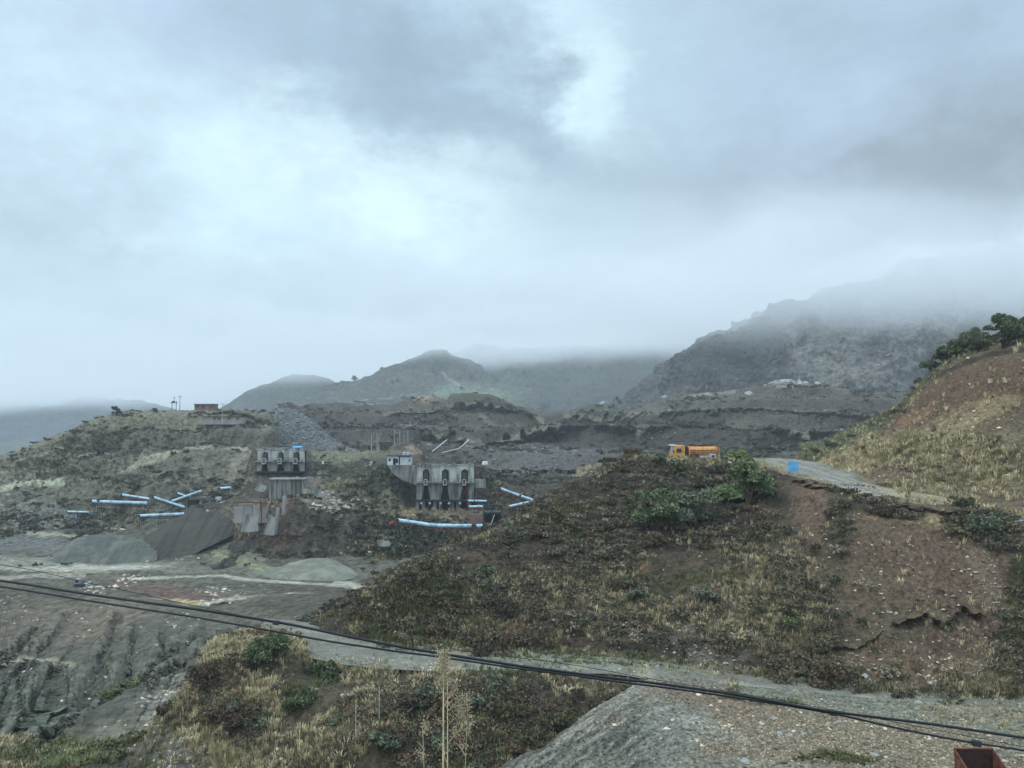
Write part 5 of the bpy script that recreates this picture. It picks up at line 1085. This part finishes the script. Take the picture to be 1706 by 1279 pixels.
def control_house():
    d = 222; A = P(806, 842, d); B = P(835, 872, d); w_, h = B[0] - A[0], A[2] - B[2]
    root = empty('crusher_shed', (A[0], d, B[2]), 0, 'dark open steel shed with a black doorway at the edge of the near hill', 'shed')
    m_ = MB(); [m_.box((x, y, h / 2 - .6), (.3, .3, h + 1.2)) for x in (0, w_ * .5, w_) for y in (0, 3.5)]; m_.box((w_ / 2, 0, h * .55), (w_, .2, .3)); m_.box((w_ / 2, 0, h), (w_ + .6, .3, .3)); [m_.bar((x, 0, h), (x, 3.5, h), .2) for x in (0, w_ * .5, w_)]; [m_.bar((w_ * a, -.1, h * .55), (w_ * b, -.1, h), .1) for a, b in ((0, .5), (.5, 0), (.5, 1), (1, .5))]; m_.build('frame', M_DARKSTEEL, root)
    MB().box((w_ / 2, 2.2, h * .27), (w_, .2, h * .54)).build('doorway', M_DARK, root); MB().box((w_ / 2, 1.6, h * .62), (w_ + .4, 3.6, .25)).build('floor_slab', solid('green_grey_sheet', (62, 74, 68), .7), root)
    MB().box((-2.2, .6, h * .22), (3.6, 1.2, h * .6)).build('side_wall', M_BRICK, root); MB().bar((w_ * .45, -.3, .3), (w_ * .62, -.3, h * .5), .14).build('prop', M_WHITE, root)
control_house()
tag(MB().tube([P(780, 909, 140), P(779.5, 902, 140), P(800, 895, 137), P(826, 888, 134)], .11, 8).build('guard_rail', M_WHITE), 'pale pipe rail bent down at one end, on the left flank of the near hill', 'rail')

# ---- red loader, crusher plant, excavator
def red_machine():
    p = P(637, 880, 219); root = empty('red_machine', tuple(p), .1, 'small orange-red machine left of the longest blue conveyor', 'machine')
    MB().box((.7, .6, .8), (1.3, 1.2, .8)).build('body', M_REDM, root, .08); b = MB(); b.box((2.4, .6, 1.35), (1.4, .8, .6), ry=-.4); b.box((1.6, .6, 1.0), (1.4, .2, .2), ry=-.3); b.build('hopper', M_REDM, root)
    for x in (.2, 1.2): MB().tube([(x, 0, .35), (x, 1.2, .35)], .35, 12).build('wheel', M_TYRE, root)
red_machine()
def crusher():
    p = P(308, 850, 244); root = empty('crushing_plant', tuple(p), 0, 'dark crushing machinery at the head of the black heap', 'machinery')
    m_ = MB(); [m_.bar((x, y, -1.5), (x, y, 3.4), .2) for x in (0, 3, 6, 9) for y in (0, 3)]; [m_.bar((0, y, z), (9.5, y, z), .18) for y in (0, 3) for z in (1.4, 3.2)]; [m_.bar((x, 0, z), (x, 3, z), .18) for x in (0, 9) for z in (1.4, 3.2)]; m_.build('frame', M_DARKSTEEL, root)
    MB().box((2.0, 1.5, 2.4), (2.4, 2, 1.6), taper=1.3).build('hopper', M_DARKSTEEL, root); MB().box((6.4, 1.5, 2.2), (2.6, 2.2, 1.8)).build('crusher_body', M_CONC2, root, .08); MB().box((3.8, .4, .2), (1.0, .8, 1.2)).build('motor', M_RUST, root); MB().box((1.6, -.4, -.4), (.9, .6, 1.4)).build('cabinet', M_WHITE, root)
    MB().tube([(6.0, .1, 2.4), (6.0, -.2, 2.4)], .8, 16).build('flywheel', M_DARKSTEEL, root); MB().box((9.6, 1.5, 3.4), (1.6, 1.4, .9)).build('cover', M_GREYP, root)
    w2 = MB().box((-1.2, 1, 1.6), (2.6, .5, .2), ry=.5); w2.build('feed_chute', M_YEL, root)
crusher()
def excavator():
    d = 176; p = P(135, 984, d); root = empty('excavator', tuple(p), 0, 'small dark excavator standing on the quarry floor behind the cables', 'excavator')
    for y in (-.9, .9):
        t_ = MB(); t_.tube([(-.9 + 0, y - .25, .38), (-.9, y + .25, .38)], .36, 12); t_.tube([(1.1, y - .25, .38), (1.1, y + .25, .38)], .36, 12); t_.box((.1, y, .38), (2.0, .5, .7)); t_.build('track', M_TYRE, root)
    MB().box((.25, 0, 1.25), (2.5, 2.1, .9)).build('body', M_DARKSTEEL, root, .08); c = MB().box((-.4, -.5, 2.15), (1.1, .95, 1.1), taper=.88).build('cab', solid('pale_cab', (150, 152, 156), .5), root, .05)
    MB().box((-.42, -.99, 2.25), (.8, .03, .6)).build('window', M_GLASS, c); a = MB(); a.tube([(-.9, .3, 1.3), (-1.9, .3, 2.6), (-2.2, .3, 2.3)], [.17, .15, .13], 6); a.tube([(-2.2, .3, 2.4), (-2.1, .3, .9)], .12, 6); a.build('boom', M_YEL, root)
    MB().box((-1.95, .3, .55), (.7, .8, .6), taper=.7).build('bucket', M_DARKSTEEL, root); MB().box((1.4, 0, 1.4), (.5, 2.0, .8)).build('counterweight', M_GREYP, root, .06)
excavator()

# ---- houses
def house():
    d = 253; A = P(645, 759.5, d); B = P(684, 774.5, d); w_, h = B[0] - A[0], A[2] - B[2]
    root = empty('small_house', (A[0], d, B[2]), 0, 'small white flat-roofed house on the edge above the big bunker wall', 'house')
    MB().box((w_ * .25, 2, h / 2), (w_ * .48, 4, h)).build('wall', M_WHITE, root); MB().box((w_ * .77, 2.3, h * .46), (w_ * .46, 4, h * .9)).build('side_room_wall', M_WHITE, root)
    MB().box((w_ / 2, 2, h + .1), (w_ + .7, 5, .22)).build('roof', M_DARKSTEEL, root)
    MB().box((w_ * .535, 2.6, h * .5), (w_ * .09, 3.4, h * .9)).build('passage', M_DARK, root)
    f = MB().box((w_ * .11, -.01, h * .58), (.95, .06, 1.1)).build('window', M_WHITE, root); MB().box((w_ * .11, -.05, h * .58), (.78, .05, .92)).build('pane', M_GLASS, f)
    f = MB().box((w_ * .94, .28, h * .5), (.6, .06, .8)).build('window', M_WHITE, root); MB().box((w_ * .94, .24, h * .5), (.45, .05, .65)).build('pane', M_GLASS, f)
    MB().box((w_ * .31, -.02, h * .38), (.85, .07, h * .74)).build('door', M_DARK, root); MB().box((w_ * .42, -.02, h * .45), (.7, .07, h * .5)).build('shutter', M_DARKSTEEL, root)
    q = P(675.5, 758.5, d); tw = empty('water_tank', (q[0], d + 1.5, q[2]), 0, 'pair of pale water drums on the roof of the small white house', 'water tank')
    for x in (-.55, .6): MB().tube([(x, 0, 0), (x, 0, .9), (x, 0, 1.05)], [.5, .5, .3], 14).build('drum', M_GREYP, tw, smooth=False)
house()
def brick_hut(px0, px1, py0, py1, d, label, mat, wins):
    A = P(px0, py0, d); B = P(px1, py1, d); w_, h = B[0] - A[0], A[2] - B[2]
    root = empty('low_building', (A[0], d, B[2]), 0, label, 'building'); MB().box((w_ / 2, 2.5, h / 2 - 1), (w_, 5, h + 2)).build('wall', mat, root)
    MB().box((w_ / 2, 2.5, h + .12), (w_ + .6, 5.8, .26)).build('roof', M_RUSTIN, root)
    for t in wins: MB().box((w_ * t, -.02, h * .45), (w_ * .07, .08, h * .42)).build('window', M_DARK, root)
brick_hut(324, 357, 673.5, 679.5, 388, 'low brown brick building on the skyline of the left hill', M_BRICK, (.15, .4, .5, .85))
brick_hut(337, 404, 694.5, 699.5, 362, 'long low pinkish building with small dark openings below the skyline of the left hill', M_PLAS, (.3, .42, .66, .88))
brick_hut(590, 606, 669, 673.5, 585, 'pale hut left of the middle of the far ridge', M_PLAS, (.5,)); brick_hut(609, 622, 671, 674, 590, 'low white hut on the far ridge beside a pale one', M_WHITE, ())
brick_hut(676, 700, 664, 668.5, 590, 'flat pale hut at the left foot of the mound on the far ridge', M_PLAS, (.3, .7))
tag(MB().tube([P(489, 746.5, 262), P(503, 746.5, 262)], .75, 12).build('blue_drum', M_BLUE, None), 'blue drum lying on top of the smaller bunker wall', 'drum')

# ---- poles and masts
def pole(px, y0, y1, d, label, arm=True, mat=None, r=.13):
    a, b = P(px, y1, d), P(px, y0, d); root = empty('utility_pole', tuple(a), 0, label, 'pole', 'thin utility poles'); h = b[2] - a[2]
    MB().tube([(0, 0, -1.5), (0, 0, h)], [r * 1.2, r * .8], 8).build('shaft', mat or M_CONC, root)
    if arm:
        MB().box((0, 0, h - .5), (1.8, .12, .14)).build('crossarm', M_DARKSTEEL, root)
        for x in (-.8, 0, .8): MB().tube([(x, 0, h - .45), (x, 0, h - .1)], .07, 6).build('insulator', M_WHITE, root)
pole(619, 721, 745, 300, 'left leg pole of the group above the small bunkers'); pole(628, 715, 746, 302, 'tall pole just right of the leftmost one'); pole(631, 722, 746, 299, 'shorter pole touching the tall one')
pole(657, 716, 740, 300, 'leftmost pole on the bare mound above the white house', False); pole(666, 714, 740, 300, 'second pole on the mound above the white house'); pole(673, 718, 742, 300, 'third pole on the mound above the white house'); pole(679.5, 716, 742, 300, 'rightmost pole on the mound above the white house', False)
pole(344.5, 676, 696, 364, 'thin pole in front of the skyline of the left hill, left one', False, r=.1); pole(370.5, 671, 699, 360, 'tallest pale pole on the skyline of the left hill')
pole(299.5, 659, 679, 378, 'dark pole with a box head on the left skyline', True, M_DARKSTEEL); pole(545, 757, 768, 262, 'short pole on the ledge right of the small bunkers', False, r=.08)
def transformer():
    a = P(290, 680, 378); root = empty('transformer_stand', tuple(a), 0, 'two-legged transformer stand on the left skyline', 'transformer')
    for x in (-1.0, 1.0): MB().tube([(x, 0, -1), (x, 0, 3.4)], .14, 6).build('leg', M_DARKSTEEL, root)
    MB().box((0, 0, 2.6), (3.0, 1, .3)).build('platform', M_DARKSTEEL, root); MB().tube([(0, 0, 2.7), (0, 0, 5.2)], .1, 6).build('mast', M_DARKSTEEL, root); MB().box((0, 0, 5.1), (1.2, .12, .16)).build('crossarm', M_DARKSTEEL, root); MB().box((-.2, 0, 3.1), (.9, .7, .8)).build('transformer_box', M_DARKSTEEL, root)
transformer()

# ---- water hoses on the terraces
tag(MB().tube([P(720, 752, 345), P(735, 740, 352), P(745, 732, 358)], .16, 6).build('hose', M_WHITE), 'straight white hose climbing the terrace above the big bunker wall', 'hose')
tag(MB().tube([P(736, 754, 345), P(752, 750, 346), P(764, 747, 348), P(772, 741, 352), P(781, 732, 358)], .16, 6).build('hose', M_WHITE), 'curving white hose right of the straight one on the terrace', 'hose')
tag(MB().box(P(808, 771, 300), (2.2, 1.8, 1.3), taper=.7, rz=.4).build('white_boulder', M_WHITE, None, .2), 'white block on the bank right of the big bunker wall', 'boulder')
tag(MB().tube([UPPER.at(1650, 868) * 0 + P(1650, 860, 84.5), P(1662, 868, 84), P(1676, 872, 84), P(1692, 868, 84), P(1720, 866, 84)], .05, 6).build('hose', M_GREYP), 'thin grey hose looped across the bushes at the right edge', 'hose')

# ---- heaps
def heap(name, pts, ridge, label, cols, mat, kk, seed, streak=True):
    """a tipped heap: foot line and ridge line in the photo's pixels with distances"""
    m = Sheet(name, pts[0][0], pts[-1][0], 240, [[(a, b + 10, d - 2) for a, b, d in pts], pts, ridge], 110, back=[(3, -1.2), (14, -9)])
    m.base(*cols, wl=6, k=kk)
    if streak:
        a = (m.px - 300) + (m.py - 900) * .6; q = np.stack([a / 9., m.py / 80., 0 * a], -1); q2 = vnoise(q, seed)
        q2 = q2 + .6 * vnoise(q * np.array([3.1, 1.3, 1]), seed + 3); m._put(sstep(.0, .7, q2) * .4, [c * 1.2 for c in cols[0]], kk); m._put(sstep(-.1, -.8, q2) * .4, [c * .8 for c in cols[0]], kk); m.W = m.W + m.nrm() * (q2 * .16 * sstep(1.0, .9, m.v))[..., None]
    m.disp(7, .9, 4, seed); m.disp(1, .14, 3, seed + 1); m.ch['stone'] = np.ones(m.px.shape)
    o = m.build(mat, label, 'gravel heap', 'thing'); del o['kind']; return m
HP1 = heap('gravel_heap', [(395, 958, 190), (440, 966, 186), (520, 974, 182), (600, 979, 180), (650, 980, 180)], [(395, 957, 192), (440, 950, 196), (480, 940, 197), (520, 931, 198), (548, 930, 198), (580, 944, 196), (620, 962, 191), (650, 972, 189)], 'broad pale grey gravel heap below the cut hill', [(112, 119, 115), (98, 105, 101), (120, 124, 118)], MAT_GRAVEL, .85, 201, False)
HP2 = heap('black_heap', [(215, 930, 205), (250, 928, 205), (300, 920, 207), (340, 905, 211), (392, 880, 219)], [(215, 928, 208), (235, 900, 220), (262, 880, 228), (290, 862, 234), (305, 853, 238), (330, 848, 240), (360, 846, 240), (375, 850, 238), (392, 866, 232)], 'large black tipped heap under the level conveyor', [(58, 58, 58), (66, 64, 62)], MAT_GRAVEL, .85, 203)
HP3 = heap('gravel_heap', [(88, 934, 200), (150, 936, 200), (215, 932, 203), (262, 924, 205)], [(88, 926, 204), (105, 912, 209), (130, 897, 214), (170, 889, 218), (210, 890, 218), (240, 900, 215), (262, 914, 210)], 'blue-grey heap left of the black heap', [(84, 90, 90), (74, 80, 82), (92, 96, 92)], MAT_GRAVEL, .85, 205)

# ---- overhead cables close to the camera, with clamps
def cable(pts, r, label, n=12):
    Q = [P(x, y, d) for x, y, d in pts]; X = [p[0] for p in Q]; xs = np.linspace(X[0], X[-1], 90)
    C3 = [(x, pchip(X, [p[1] for p in Q], np.array([x]))[0], pchip(X, [p[2] for p in Q], np.array([x]))[0]) for x in xs]
    root = empty('overhead_cable', (0, 0, 0), 0, label, 'cable', 'overhead cables'); MB().tube(C3, r, n).build('line', M_CABLE, root, smooth=True); return root
def clamp(px, py, d, root, s_=1.0, mat=None):
    p = P(px, py, d); m_ = MB().box(p, (.10 * s_, .06 * s_, .07 * s_), rz=0, ry=.13); m_.build('clamp', mat or M_DARKSTEEL, root, .006)
c1 = cable([(-300, 930, 8.6), (0, 967, 8.6), (150, 990, 8.5), (300, 1011, 8.4), (460, 1036, 8.4), (580, 1060, 8.3), (700, 1083, 8.2), (800, 1099, 8.2), (900, 1114, 8.2), (1050, 1133, 8.1), (1200, 1153, 8.1), (1390, 1186, 8.0), (1550, 1206, 8.0), (1706, 1229, 8.0), (2000, 1275, 8.0)], .0135, 'upper of the two thick black cables at the left edge')
c2 = cable([(-300, 935, 8.9), (0, 977, 8.9), (150, 1001, 8.8), (330, 1029, 8.7), (460, 1052, 8.6), (580, 1073, 8.5), (700, 1090, 8.5), (800, 1104, 8.4), (900, 1118, 8.3), (1050, 1138, 8.3), (1200, 1158, 8.2), (1390, 1189, 8.1), (1500, 1214, 8.0), (1627, 1238, 7.9), (1706, 1250, 7.9), (2000, 1300, 7.8)], .0105, 'lower of the two thick black cables, lowest at the right edge')
c3 = cable([(-300, 905, 9.4), (0, 940, 9.4), (150, 971, 9.3), (330, 1010, 9.2), (460, 1036, 9.1), (600, 1061, 9.0), (800, 1087, 9.0), (950, 1107, 9.0), (1110, 1135, 9.0), (1250, 1158, 9.0), (1390, 1183, 9.0), (1550, 1214, 9), (2000, 1300, 9)], .0035, 'thinnest of the overhead cables', 6)
clamp(460, 1037, 8.37, c1, .62); clamp(1388, 1187, 8.02, c1, .75); clamp(1627, 1238, 7.88, c2, .8); clamp(1570, 1209, 7.97, c1, .4)

# ---- rusty open box on the yard
def rusty_box():
    d0, d1 = 49.0, 51.4; zt = float(P(1615, 1247, d1)[2]); xl, xr = float(P(1590, 1247, d1)[0]), float(P(1654, 1247, d1)[0]); zg = -24.9
    root = empty('steel_skip', ((xl + xr) / 2, (d0 + d1) / 2, zg), 0, 'rusty open-topped steel box at the bottom right edge of the yard', 'skip'); w_, h, dp = xr - xl, zt - zg, d1 - d0; t = .07
    MB().box((0, dp / 2, h / 2), (w_, t, h)).build('end_panel', M_RUSTIN, root); MB().box((0, -dp / 2, h * .36), (w_, t, h * .72)).build('end_panel', M_RUST, root)
    for s_ in (-1, 1):
        MB().poly([(s_ * w_ / 2 + q, y, z) for q in (-t / 2, t / 2) for y, z in ((-dp / 2 + .04, 0), (dp / 2 - .04, 0), (dp / 2 - .04, h), (-dp / 2 + .04, h * .72))], [(0, 1, 2, 3), (7, 6, 5, 4), (0, 4, 5, 1), (1, 5, 6, 2), (2, 6, 7, 3), (3, 7, 4, 0)]).build('side_panel', M_RUST, root)
    MB().box((0, 0, .15), (w_, dp, .1)).build('floor', M_RUSTIN, root); m_ = MB(); m_.tube([(-w_ / 2 - .03, dp / 2, h), (w_ / 2 + .03, dp / 2, h)], .06, 6); m_.build('rim', M_RUST, root)
rusty_box()

# ---- dry tall weeds in front
def weed(px, top, d, label, side, seed, tilt=0.0, fluff=True, r=.014, mat=None):
    rr = random.Random(seed); a = P(px, top, d); gz = -.62 * d - .6; root = empty('dry_weed', (a[0] - tilt, d, gz), 0, label, 'dry plant', 'dry weeds in front of the camera'); h = a[2] - gz
    MB().tube([(0, 0, 0), (tilt * .5, 0, h * .5), (tilt, 0, h)], [r, r * .8, r * .3], 7).build('stem', mat or M_STALK, root, smooth=True)
    tw = MB(); fl = MB()
    def twig(p, dr, ln, dep=0):
        q = [p]; dd = dr.normalized()
        for k in range(5): dd = (dd + Vector((rr.uniform(-.25, .25), rr.uniform(-.25, .25), rr.uniform(-.02, .25)))).normalized(); q.append(q[-1] + dd * ln / 5)
        tw.tube(q, [.006, .005, .004, .003, .003, .002], 4)
        for k in range(1, 6):
            if dep < 2 and rr.random() < .5: twig(q[k], Vector((rr.uniform(-1, 1), rr.uniform(-.6, .6), rr.uniform(.1, 1))), ln * .4, dep + 1)
            if fluff:
                for _ in range(2):
                    c = q[k] + Vector((rr.gauss(0, .03), rr.gauss(0, .03), rr.gauss(0, .03))); u = Vector((rr.gauss(0, 1), rr.gauss(0, 1), rr.gauss(0, 1))).normalized() * rr.uniform(.006, .014); v = u.cross(Vector((rr.gauss(0, 1), 1, rr.gauss(0, 1)))).normalized() * .006
                    fl.poly([c - u, c + v, c + u, c - v], [(0, 1, 2, 3)])
    for z, ln, sd in side: twig(Vector((tilt * z, 0, h * z)), Vector((sd, rr.uniform(-.4, .4), rr.uniform(.5, 1.0))), ln)
    if side: tw.build('twigs', mat or M_STALK, root)['kind'] = 'stuff'
    if side and fluff: fl.build('seed_heads', solid('seed_husk', (170, 150, 120), .8, scale=8), root)['kind'] = 'stuff'
weed(739, 1102, 8.0, 'tallest dry stalk in front of the camera, with a seed head at its tip', [(.99, .12, .3), (.97, .10, -.3), (.93, .09, .5), (.9, .12, -.5), (.86, .12, .8), (.8, .1, -.5), (.98, .1, 0), (.95, .1, .1)], 3, r=.017)
weed(746, 1128, 8.2, 'slightly shorter dry stalk touching the tallest one, bushy on its right', [(.97, .12, .6), (.93, .14, .8), (.89, .16, .9), (.84, .22, 1.0), (.78, .18, .8), (.72, .16, -.8)], 4, r=.012)
weed(780, 1165, 8.1, 'curly dry weed right of the tall stalks', [(.97, .10, -.5), (.92, .14, -.6), (.86, .14, .2), (.8, .18, -.7)], 5, .12, r=.006)
weed(704, 1208, 7.9, 'small dry weed left of the tall stalks', [(.97, .08, .4), (.91, .12, -.4), (.86, .10, -.3)], 6, -.1, r=.006)
weed(903, 1142, 12.0, 'thin leaning bare twig right of the dry weeds', [(.95, .2, -.2), (.9, .25, .5)], 8, .35, False, r=.006, mat=M_WOOD)
for x, y0, dd, lb in ((632, 1143, 66, 'tall thin pale stake on the overgrown bank, right one'), (593, 1172, 65, 'thin pale stake left of the tallest stake on the bank')):
    a = P(x, y0, dd); tag(MB().tube([a, a - np.array([0, 0, 2.6])], .02, 6).build('stake', M_WHITE), lb, 'stake', 'thin stakes on the bank')

# ---- bushes and trees
def leafy(name, loc, R, Hh, pal, seed, leaves, size, label, cat='bush', group=None, kk=1.0, lobes=9, trunk=True, flat=1.0):
    r = np.random.default_rng(seed); root = empty(name, tuple(loc), r.uniform(0, 6), label, cat, group)
    LB = [(r.uniform(-.62, .62) * R, r.uniform(-.62, .62) * R, r.uniform(.3, .85) * Hh, r.uniform(.28, .5) * R) for _ in range(lobes)]
    if trunk:
        t_ = MB(); [t_.tube([(0, 0, -.4), (x * .35, y * .35, z * .5), (x * .9, y * .9, z)], [R * .05, R * .035, R * .012], 6) for x, y, z, _ in LB]; t_.build('trunk', M_BARK, root)
    n = leaves; k = r.integers(0, lobes, n); L4 = np.array(LB)[k]; d = r.normal(size=(n, 3)); d /= np.linalg.norm(d, axis=1, keepdims=True); d[:, 2] = np.abs(d[:, 2]) * 1.0 - .35
    p = L4[:, :3] + d * L4[:, 3:4] * r.uniform(.5, 1.05, (n, 1)) * np.array([1, 1, flat]); nn_ = fbm(p + seed * 10, R * .3, 3, seed)
    u = r.normal(size=(n, 3)); u /= np.linalg.norm(u, axis=1, keepdims=True); v = np.cross(u, r.normal(size=(n, 3))); v /= np.linalg.norm(v, axis=1, keepdims=True); s_ = size * r.uniform(.6, 1.4, (n, 1))
    V = np.stack([p - u * s_, p + v * s_ * .5, p + u * s_, p - v * s_ * .5], 1).reshape(-1, 3); Q = np.arange(4 * n).reshape(n, 4)
    pc = np.array([alb(c, kk) for c in pal]); ci = np.clip(((nn_ * 1.3 + r.normal(0, .3, n) + 1) / 2 * len(pal)).astype(int), 0, len(pal) - 1); col = np.repeat(pc[ci] * r.uniform(.75, 1.25, (n, 1)), 4, 0)
    mesh_np('crown', V, Q, LEAF, col, smooth=False, parent=root); return root
GREEN = [(50, 64, 46), (62, 76, 52), (84, 98, 66), (70, 86, 58)]; GREY = [(62, 72, 60), (76, 88, 72), (92, 102, 84), (70, 80, 64)]
def on(sh, px, py): return sh.at(px, py)
for (px, py, R, Hh, pal, lab, sd) in [
    (1092, 884, 2.5, 3.9, GREEN, 'dark green rounded bush, leftmost of the green clump on the near hill', 1),
    (1155, 880, 3.0, 4.0, GREY, 'large grey-green bush in the middle of the clump on the near hill', 2),
    (1178, 838, 1.7, 2.0, GREY, 'low grey-green bush behind the middle of the clump', 3),
    (1247, 842, 2.8, 4.5, GREEN, 'tallest green bush, right of the clump below the truck', 4),
    (1262, 842, 2.0, 2.2, GREEN, 'small dark bush at the right foot of the tallest green bush', 5),
    (1215, 838, 1.9, 2.0, [(84, 104, 64), (98, 120, 72)], 'light green bush between the tallest and the grey-green ones', 6),
    (1238, 775, 1.6, 1.6, [(86, 104, 58), (100, 116, 66)], 'yellow-green bush on the brow right of the truck', 7),
    (1165, 815, 1.6, 1.6, SCC, 'dark scrubby bush below the middle of the truck', 8)]:
    leafy('bush', on(NHILL, px, py) - np.array([0, 0, .3]), R * 1.25, Hh * 1.4, pal, sd, int(1700 * R), .22, lab, kk=1.25)
RS = [(1552, 608, 1.8, 2.2), (1578, 600, 2.0, 2.6), (1600, 592, 2.2, 2.8), (1628, 586, 2.4, 3.4), (1652, 582, 2.8, 4.8), (1678, 578, 2.8, 5.4), (1700, 576, 3.0, 5.6), (1730, 570, 3.0, 5.2), (1536, 640, 1.2, 1.6), (1620, 576, 1.8, 3.6)]
LBL = ['first low bush down the crest of the right slope', 'second bush down the crest of the right slope, low and round', 'third bush on the crest of the right slope', 'middle bush on the crest of the right slope where the crown line rises', 'tall dense bush left of the tallest on the right crest', 'tallest green bush on the crest of the right slope', 'dense bush at the right edge on the crest', 'bush cut off by the right edge of the picture', 'small dark bush where the right slope meets the mountain', 'bush standing behind the middle of the right crest']
for k, (px, py, R, Hh) in enumerate(RS):
    leafy('crest_bush', on(UPPER, px, py) + np.array([0, 1.0, -.4]), R * 1.15, Hh * 1.1, GREEN if k % 3 else GREY, 40 + k, int(1400 * R), .2, LBL[k], group='green bushes along the right crest')
q = on(LHILL, 194, 692); leafy('skyline_tree', q, 2.1, 4.4, [(44, 56, 50), (52, 66, 56)], 61, 1500, .30, 'lone dark round tree on the skyline of the left hill', 'tree')
for px, py, R, sh, sd, lb in ((259, 686, 1.4, LHILL, 62, 'small bush on the left skyline, left of the transformer stand'), (142, 706, 1.5, LHILL, 63, 'small dark bush on the falling skyline of the left hill'), (78, 742, 3.2, LHILL, 64, 'broad green bush at the bend of the left skyline')):
    leafy('skyline_bush', on(sh, px, py), R, R * 1.2, [(60, 74, 58), (76, 88, 66)], sd, 700, .26, lb)
for px, py, R, pal, sd, lb, sh in ((445, 1100, 2.6, GREEN, 71, 'large green bush near the top of the overgrown bank', BANK), (395, 1085, 1.9, GREY, 72, 'grey-green bush on the upper left shoulder of the bank', BANK), (540, 1130, 1.7, GREEN, 73, 'green bush among dry grass on the bank', BANK),
    (345, 1140, 1.8, [(78, 64, 52), (66, 56, 46)], 74, 'reddish brown bush on the left edge of the bank', BANK), (405, 1215, 1.7, [(74, 60, 50), (62, 52, 44)], 75, 'dark brown bush standing low on the left of the bank', BANK), (275, 1190, 1.1, [(72, 60, 48), (90, 84, 62)], 76, 'small brown bush on the gravel left of the bank', BANK),
    (500, 1180, 1.7, GREEN, 77, 'dark green bush in the middle of the dry grass on the bank', BANK), (1320, 1040, 1.0, [(92, 104, 60), (76, 86, 50)], 78, 'small yellow-green bush left of the landslip', NHILL), (1640, 895, 2.2, GREY, 79, 'dark bush at the right end of the upper landslip edge', NHILL), (1480, 862, 1.5, SCC, 80, 'dark bush hanging over the top of the landslip', NHILL)):
    leafy('bush', on(sh, px, py) - np.array([0, 0, .3]), R, R * 1.1, pal, sd, int(1300 * R), .15, lb)
# scrub bushes one can tell apart, on the near slopes
protos = [leafy('shrub', (0, 0, -400), 1.0, 1.1, pal, 90 + k, 620, .13, 'scrubby shrub on the near slopes', 'shrub', 'scattered shrubs on the near slopes', trunk=True) for k, pal in enumerate((SCC, [(72, 60, 48), (88, 74, 58)], GREY, [(66, 68, 48), (80, 82, 56)]))]
used = [False] * 4; rs = random.Random(4)
for sh, n, lb in ((NHILL, 110, 'scrubby shrub on the face of the near hill'), (BANK, 46, 'scrubby shrub on the overgrown bank below the road'), (UPPER, 16, 'scrubby shrub on the brown slope above the upper track')):
    p, _, _, _ = sh.sample(n, 'scrub', 31)
    for v in p:
        k = rs.randrange(4); s_ = rs.uniform(.7, 1.5)
        if not used[k]: o = protos[k]; used[k] = True; o.location = tuple(v - np.array([0, 0, .15])); o.scale = (s_,) * 3; o['label'] = lb
        else: copy_tree(protos[k], tuple(v - np.array([0, 0, .15])), rs.uniform(0, 6), lb, s_)
# trees on the mountains
tp = leafy('mountain_tree', (0, 0, -400), 6.0, 10.0, [(46, 58, 54), (56, 68, 62)], 120, 260, 1.3, 'small dark tree on the foggy mountain slopes', 'tree', 'trees dotted over the mountains'); first = True
for sh, n, lb in ((M_LEFT, 8, 'small dark tree on the slope of the left foggy ridge'), (M_MID, 34, 'small dark tree on the pale green middle ridge'), (M_CEN, 60, 'small dark tree on the foggy centre mountain'), (M_RIGHT, 40, 'small dark tree on the lower left of the right mountain')):
    p, _, _, _ = sh.sample(n, 'tree', 41)
    for v in p:
        s_ = rs.uniform(.6, 1.5) * (.6 if sh is M_RIGHT else 1)
        if first: tp.location = tuple(v); tp['label'] = lb; first = False
        else: copy_tree(tp, tuple(v), rs.uniform(0, 6), lb, s_)
# boulders on the far ridge
def boulder(r, s_):
    import bmesh
    bm = bmesh.new(); bmesh.ops.create_icosphere(bm, subdivisions=2, radius=1)
    for v in bm.verts:
        n = Vector(v.co); f = 1 + .35 * float(vnoise(np.array([[n.x * 1.3 + s_, n.y * 1.3, n.z * 1.3]]))[0]); v.co = Vector((n.x * f * 1.2, n.y * f, n.z * f * .75))
    me = bpy.data.meshes.new('boulder'); bm.to_mesh(me); bm.free(); me.materials.append(M_ROCKP); return me
M_ROCKP = solid('pale_rock', (150, 150, 144), .95, var=.2, scale=1.5, stain=(104, 104, 104)); BM = [boulder(rs, k * 3.7) for k in range(4)]
for k in range(46):
    px = 1312 + rs.gauss(0, 20) if k < 34 else 1150 + rs.gauss(0, 60); py = (636 if k < 34 else 660) + rs.gauss(0, 4); v = TERR.at(px, py)
    o = bpy.data.objects.new('boulder', BM[k % 4]); S.collection.objects.link(o); o.location = tuple(v); s_ = rs.uniform(.9, 2.8); o.scale = (s_, s_, s_ * rs.uniform(.7, 1.2)); o.rotation_euler = (rs.uniform(-.4, .4), rs.uniform(-.4, .4), rs.uniform(0, 6))
    tag(o, 'pale boulder in the rock pile on the far ridge' if k < 34 else 'pale boulder along the far ridge left of the rock pile', 'boulder', 'boulders on the far ridge')
for k in range(26):
    px, py, sh = rs.choice(((rs.uniform(1400, 1680), rs.uniform(1110, 1150), NHILL), (rs.uniform(1240, 1690), rs.uniform(1165, 1270), YARD))); v = sh.at(px, py)
    o = bpy.data.objects.new('rock', BM[k % 4]); S.collection.objects.link(o); o.location = tuple(v); s_ = rs.uniform(.12, .34); o.scale = (s_,) * 3; o.rotation_euler = (0, 0, rs.uniform(0, 6))
    tag(o, 'pale rock at the foot of the landslip' if sh is NHILL else 'pale rock lying on the gravel yard', 'rock', 'loose pale rocks by the road')
